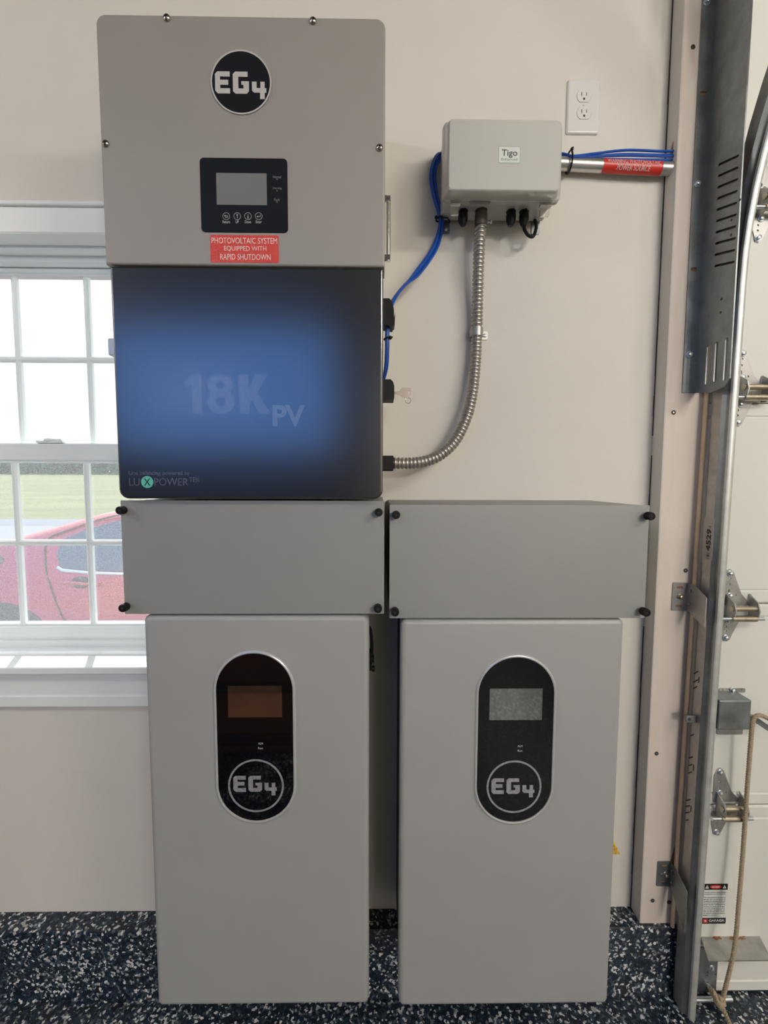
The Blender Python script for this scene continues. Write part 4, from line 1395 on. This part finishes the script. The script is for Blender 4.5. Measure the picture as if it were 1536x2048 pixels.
# ------------------------------------------------------------------ flexible conduit
fc = thing('flexible_conduit', 'ribbed metal flexible conduit curving from the junction box down to the inverter', 'conduit', (P(955, 665, -.03).x, -.03, P(955, 665, -.03).z))
cxp = P(962, 440, YGL).x
ctl = [Vector((cxp, YGL, UZ-.030)), P(959, 480, -.050), P(957, 530, -.042), P(955, 600, -.030), P(953.5, 665, -.026), P(951, 720, -.028), P(945.5, 780, -.036), P(934, 832, -.046), P(911, 880, -.060), P(880, 910, -.074), P(848, 923, -.085), P(818, 926.5, -.093), P(784, 926, -.10)]
cp_ = resample(catmull(ctl, 14), .00115)
b = MB()
b.tube(cp_, lambda i: .0118+.0019*(1 if i % 8 < 4 else (-.6 if i % 8 in (5, 6) else .2)), 18)
b.build('conduit_hose', M['conduit'], fc, smooth=60)
b = MB()
b.lathe((cxp, YGL, UZ+.001), (0, 0, -1), [(0, .0145), (.004, .0145), (.0042, .0130), (.010, .0130), (.0102, .0148), (.036, .0148), (.0362, .0135)], 22)
ft = b.build('box_connector', M['fitting'], fc)
sx = P(980, 449, YGL).x
MB().cyl((cxp+.012, YGL, UZ-.026), (sx, YGL-.004, UZ-.026), .0028, 10).lathe((sx, YGL-.004, UZ-.026), (1, 0, 0), [(0, .0045), (.003, .0045)], 10).build('clamp_screw', M['boltzinc'], ft)
b = MB()
YE = -.10
q0, q1, q2, q3 = R(767, 912, 786.5, 942, YE)
b.slab(XS-.001, q1, q2, q3, YE-.017, YE+.017, .002, .002)
b.build('inverter_connector', M['rubber'], fc)

# strap
q = P(953.5, 665, -.026)
st = thing('conduit_strap', 'small metal strap screwed to the wall over the ribbed conduit', 'strap', (q.x, 0, q.z))
b = MB()
hw = .010
rr_ = .0152
arc = [(q.x+rr_*math.cos(a), -.026-rr_*math.sin(a)) for a in [PI*i/14 for i in range(15)]]
prof = [(q.x+.031, -.001), (q.x+rr_+.002, -.001), (q.x+rr_, -.006)]+arc+[(q.x-rr_, -.002)]
b.loft([[(x, y, q.z-hw) for x, y in prof]+[(x-(.0 if k < 3 else .0012)*math.copysign(1, x-q.x), y+.0012, q.z-hw) for k, (x, y) in reversed(list(enumerate(prof)))],
        [(x, y, q.z+hw) for x, y in prof]+[(x-(.0 if k < 3 else .0012)*math.copysign(1, x-q.x), y+.0012, q.z+hw) for k, (x, y) in reversed(list(enumerate(prof)))]])
b.slab(q.x+.012, q.x+.033, q.z-hw, q.z+hw, -.003, -.0005, .003)
b.build('band', M['galv'], st)
MB().lathe((q.x+.025, -.003, q.z), (0, 0-1, 0), [(0, .0048), (.0018, .0042), (.0028, .0015)], 14).build('screw', M['boltzinc'], st)

# ------------------------------------------------------------------ rigid pipe
YP = -.022
pa, pb, pc, pd_, pe = P(1100, 326, -.03), P(1126, 328, YP), P(1180, 331, YP), P(1260, 335, YP), P(1335, 338, YP)
end = Vector((XJ+.02, YP, pe.z-.001))
pipe = thing('conduit_pipe', 'short rigid metal pipe running from the junction box into the door jamb', 'pipe', (pc.x, YP, pc.z))
b = MB().tube(catmull([pa, pb, pc, pd_, pe, end], 8), .0148, 24)
b.build('tube', M['emt'], pipe)
xa, xb_ = P(1208, 333, -.037).x, P(1327, 336, -.037).x
za_, zb_ = pc.lerp(pd_, .35).z, P(1327, 338, YP).z
def pz(x):
    return za_+(zb_-za_)*(x-xa)/(xb_-xa)
RS = .0152
def wrap(x, a, r=RS):          # a: angle from facing the room, up positive
    return (x, YP-r*math.cos(a), pz(x)+r*math.sin(a))
b = MB()
n = 16
a0, a1 = -1.75, .95
v = [wrap(xa+(xb_-xa)*i/6, a0+(a1-a0)*j/n) for i in range(7) for j in range(n+1)]
f = [(i*(n+1)+j, i*(n+1)+j+1, (i+1)*(n+1)+j+1, (i+1)*(n+1)+j) for i in range(6) for j in range(n)]
b.add(v, f)
sl = b.build('warning_sticker', M['redflat'], pipe)
def wrap_text(mb, s_, u0, u1, a0, a1, bold=0.0):
    tmp = MB().text(s_, xa+(xb_-xa)*u0, xa+(xb_-xa)*u1, a0, a1, Matrix.Identity(4), .0004, bold)
    bm = bmesh.new()
    vs = [bm.verts.new(q) for q in tmp.v]
    for f_ in tmp.f:
        try:
            bm.faces.new([vs[i_] for i_ in f_])
        except ValueError:
            pass
    bmesh.ops.triangulate(bm, faces=bm.faces)
    for _ in range(2):
        bmesh.ops.subdivide_edges(bm, edges=[e_ for e_ in bm.edges if abs(e_.verts[0].co.y-e_.verts[1].co.y) > .06], cuts=2)
        bmesh.ops.triangulate(bm, faces=bm.faces)
    bm.verts.index_update()
    mb.add([wrap(v_.co.x, v_.co.y, RS+.00035) for v_ in bm.verts], [tuple(v_.index for v_ in f_.verts) for f_ in bm.faces])
    bm.free()
b = MB()
wrap_text(b, 'WARNING: PHOTOVOLTAIC', .06, .96, -.08, .60, .008)
wrap_text(b, 'POWER SOURCE', .23, .79, -.98, -.26, .012)
b.build('lettering', M['whiteprint'], sl, smooth=0)

# ------------------------------------------------------------------ blue cables
YCB = -.022
offs = [(-.0048, 0.0), (-.0012, -.0042), (.0024, .0008), (.006, -.0035)]
for i, (o1, o2) in enumerate(offs):
    r = random.Random(i+3)
    sgn = 1 if i % 2 else -1
    pts = [Vector((XJ+.012, -.026+o2, P(1343, 311, -.026).z-.010+i*.0062)), P(1320, 312, -.026)+Vector((0, o2, -.009+i*.0058)), P(1250, 311, -.026)+Vector((0, o2, -.009+i*.0062)),
           P(1190, 314, -.028)+Vector((0, o2, -.005+i*.0035)), P(1145, 316.5, -.03)+Vector((0, o2, -.002+i*.0015)), P(1128, 316, -.022)+Vector((0, o2*.6, -.003+i*.0035)), P(1105, 315, -.008)+Vector((0, o2*.4, o1*1.6)), P(1000, 314, -.0052)+Vector((0, 0, o1*1.6)), P(900, 305, -.0052)+Vector((0, 0, o1*1.6)),
           P(878, 313, -.016)+Vector((o1*.8, o2, -o1)), P(865, 345, -.018)+Vector((o1*1.1, o2, 0)), P(868, 385, -.018)+Vector((o1*.95, o2, 0)), P(880, 430, -.016)+Vector((o1*.75, o2, 0)),
           P(881, 455, -.018)+Vector((o1*.75, o2, 0)), P(868, 498, -.03)+Vector((o1*1.1, o2, -o1*.3)), P(835, 545, -.06)+Vector((o1*.95, o2, o1*-.6)), P(803, 578, -.10)+Vector((o1*1.2*sgn, o2, o1*sgn)),
           P(785, 604, -.14)+Vector((o1*.5, o2, 0)), P(778, 632, -.153)+Vector((o1*.3, o2, 0)), P(774.5, 662, -.156)+Vector((o1*.4, o2, 0)), P(774, 700, -.152)+Vector((o1*.4, o2, 0)), P(772, 735, -.14)+Vector((o1*.4, o2, 0)), P(767, 760, -.12)+Vector((o1*.2, o2, 0))]
    b = MB().tube(catmull(pts, 8), .0028, 10)
    tag(b.build('blue_cable', M['blue']), 'one of the thin blue cables bundled from the door jamb down to the inverter', 'cable', 'blue cables')

def tie(c, rx, ry, axis, tail, label):
    """strap loop around a bundle, in the plane across axis ('x' or 'z')"""
    b = MB()
    pts = []
    for i in range(25):
        a = 2*PI*i/24
        if axis == 'x':
            pts.append((c.x, c.y+rx*math.cos(a), c.z+ry*math.sin(a)))
        else:
            pts.append((c.x+rx*math.cos(a), c.y+ry*math.sin(a), c.z+.002*math.cos(a)))
    b.tube(pts, .0021, 6)
    t0 = Vector(tail[0])
    b.ball(t0, .0042, 10)
    b.tube([t0]+[Vector(q) for q in tail[1:]], .0016, 6)
    tag(b.build('cable_tie', M['black']), label, 'cable tie', 'black cable ties')
c = P(1138, 327, -.024)
top_ = P(1138, 311, -.04)
tie(Vector((c.x, -.024, c.z+.003)), .0195, .0235, 'x', [(c.x+.001, -.036, c.z+.024), (c.x+.003, -.040, c.z+.027)], 'black cable tie binding blue cables to the rigid pipe')
c = P(880, 438, -.018)
tie(Vector((c.x, -.018, c.z)), .0095, .010, 'z', [(c.x-.010, -.025, c.z), (c.x-.002, -.030, c.z-.002), (c.x+.016, -.030, c.z-.004), (c.x+.026, -.012, c.z-.003)], 'black cable tie around blue cables at the junction box lower left corner')
c = P(775, 677, -.156)
tie(Vector((c.x, -.156, c.z)), .007, .0075, 'z', [(c.x+.006, -.162, c.z), (c.x+.011, -.164, c.z+.001)], 'black cable tie on blue cables just below the black clamp')

# ------------------------------------------------------------------ outlet
x0, x1, z0, z1 = R(1134.5, 158.5, 1199, 267, -.006)
ol = thing('wall_outlet', 'white double wall outlet above the junction box', 'outlet', ((x0+x1)/2, 0, (z0+z1)/2))
b = MB()
b.slab(x0, x1, z0, z1, -.0065, -.0003, .004, .005, k=5)
b.build('cover_plate', M['outlet'], ol)
xc = (x0+x1)/2
for py in (192, 226):
    q = P(1168, py, -.0065)
    k = MB()
    rr2 = .0172
    pts = []
    for i in range(40):
        a = 2*PI*i/40
        pts.append((q.x+rr2*math.cos(a), q.z+max(-.0142, min(.0142, rr2*math.sin(a)))))
    k.prism(pts, .0, .0012, front(-.0065))
    rc = k.build('receptacle', M['outlet'], ol)
    k = MB()
    k.plate([(q.x+1.05*(x-q.x), q.z+1.05*(z-q.z)) for x, z in pts], [pts], 0, .0003, front(-.0065))
    k.build('receptacle_gap', M['enclosurebase'], rc)
    k = MB()
    my = front(-.0077)
    k.prism(rrect(q.x-.0068, q.x-.0052, q.z-.001, q.z+.0075, .0002, 2), 0, .0002, my)
    k.prism(rrect(q.x+.0050, q.x+.0064, q.z-.0005, q.z+.007, .0002, 2), 0, .0002, my)
    k.prism([(q.x-.0024, q.z-.0095), (q.x+.0024, q.z-.0095), (q.x+.0024, q.z-.0065), (q.x+.0012, q.z-.0045), (q.x-.0012, q.z-.0045), (q.x-.0024, q.z-.0065)], 0, .0002, my)
    k.build('pin_slot', M['hole'], rc)
q = P(1168, 209.5, -.0065)
MB().lathe((q.x, -.0065, q.z), (0, -1, 0), [(0, .0030), (.0008, .0026), (.001, .001)], 14).build('screw', M['outlet'], ol)

# ------------------------------------------------------------------ small yellow scrap by the right battery
q0, q1, q2, q3 = R(1226, 1682, 1242, 1711, -.02)
b = MB()
r = random.Random(2)
for i in range(130):
    v = r.random()
    wv = (1-v)*.9+.1
    b.ball((q0-.004+(q1-q0+.004)*r.random()*wv, -.010+r.uniform(-.006, .006), q2+(q3-q2)*v), r.uniform(.0022, .0036), 8)
b.slab(q0-.02, q0+.004, q2+.002, q2+.016, -.018, -.0003, .003)
tag(b.build('foam_scrap', M['yellow'], smooth=60), 'small bright yellow scrap on the wall behind the right battery edge', 'scrap')

# ------------------------------------------------------------------ behind the camera: crate added for the left display's brown reflection
bx = thing('reflection_crate', 'orange plywood crate put in unseen to colour the reflection in the left battery display', 'crate', (-.72, -1.75, 0))
b = MB()
b.box(-1.0, -.42, -1.98, -1.52, FZ, .62)
b.build('crate_body', M['plywood'], bx)
b = MB()
for z in (.03, .30, .58):
    b.box(-1.01, -.41, -1.525, -1.505, z, z+.05)
b.build('crate_slats', M['rawwood'], bx)

# unseen ceiling lamps, put in to go with the added lights
for lx, ly, k in LAMPS:
    t = thing('unseen_ceiling_lamp', 'long white ceiling lamp, unseen, put in to light the room', 'lamp', (lx, ly, CEIL), 'added ceiling lamps')
    MB().box(lx-.62, lx+.62, ly-.07, ly+.07, CEIL-.05, CEIL-.0005).build('lamp_housing', M['lampbody'], t)
    MB().box(lx-.60, lx+.60, ly-.06, ly+.06, CEIL-.075, CEIL-.05).build('lamp_diffuser', M['diffuser'], t)
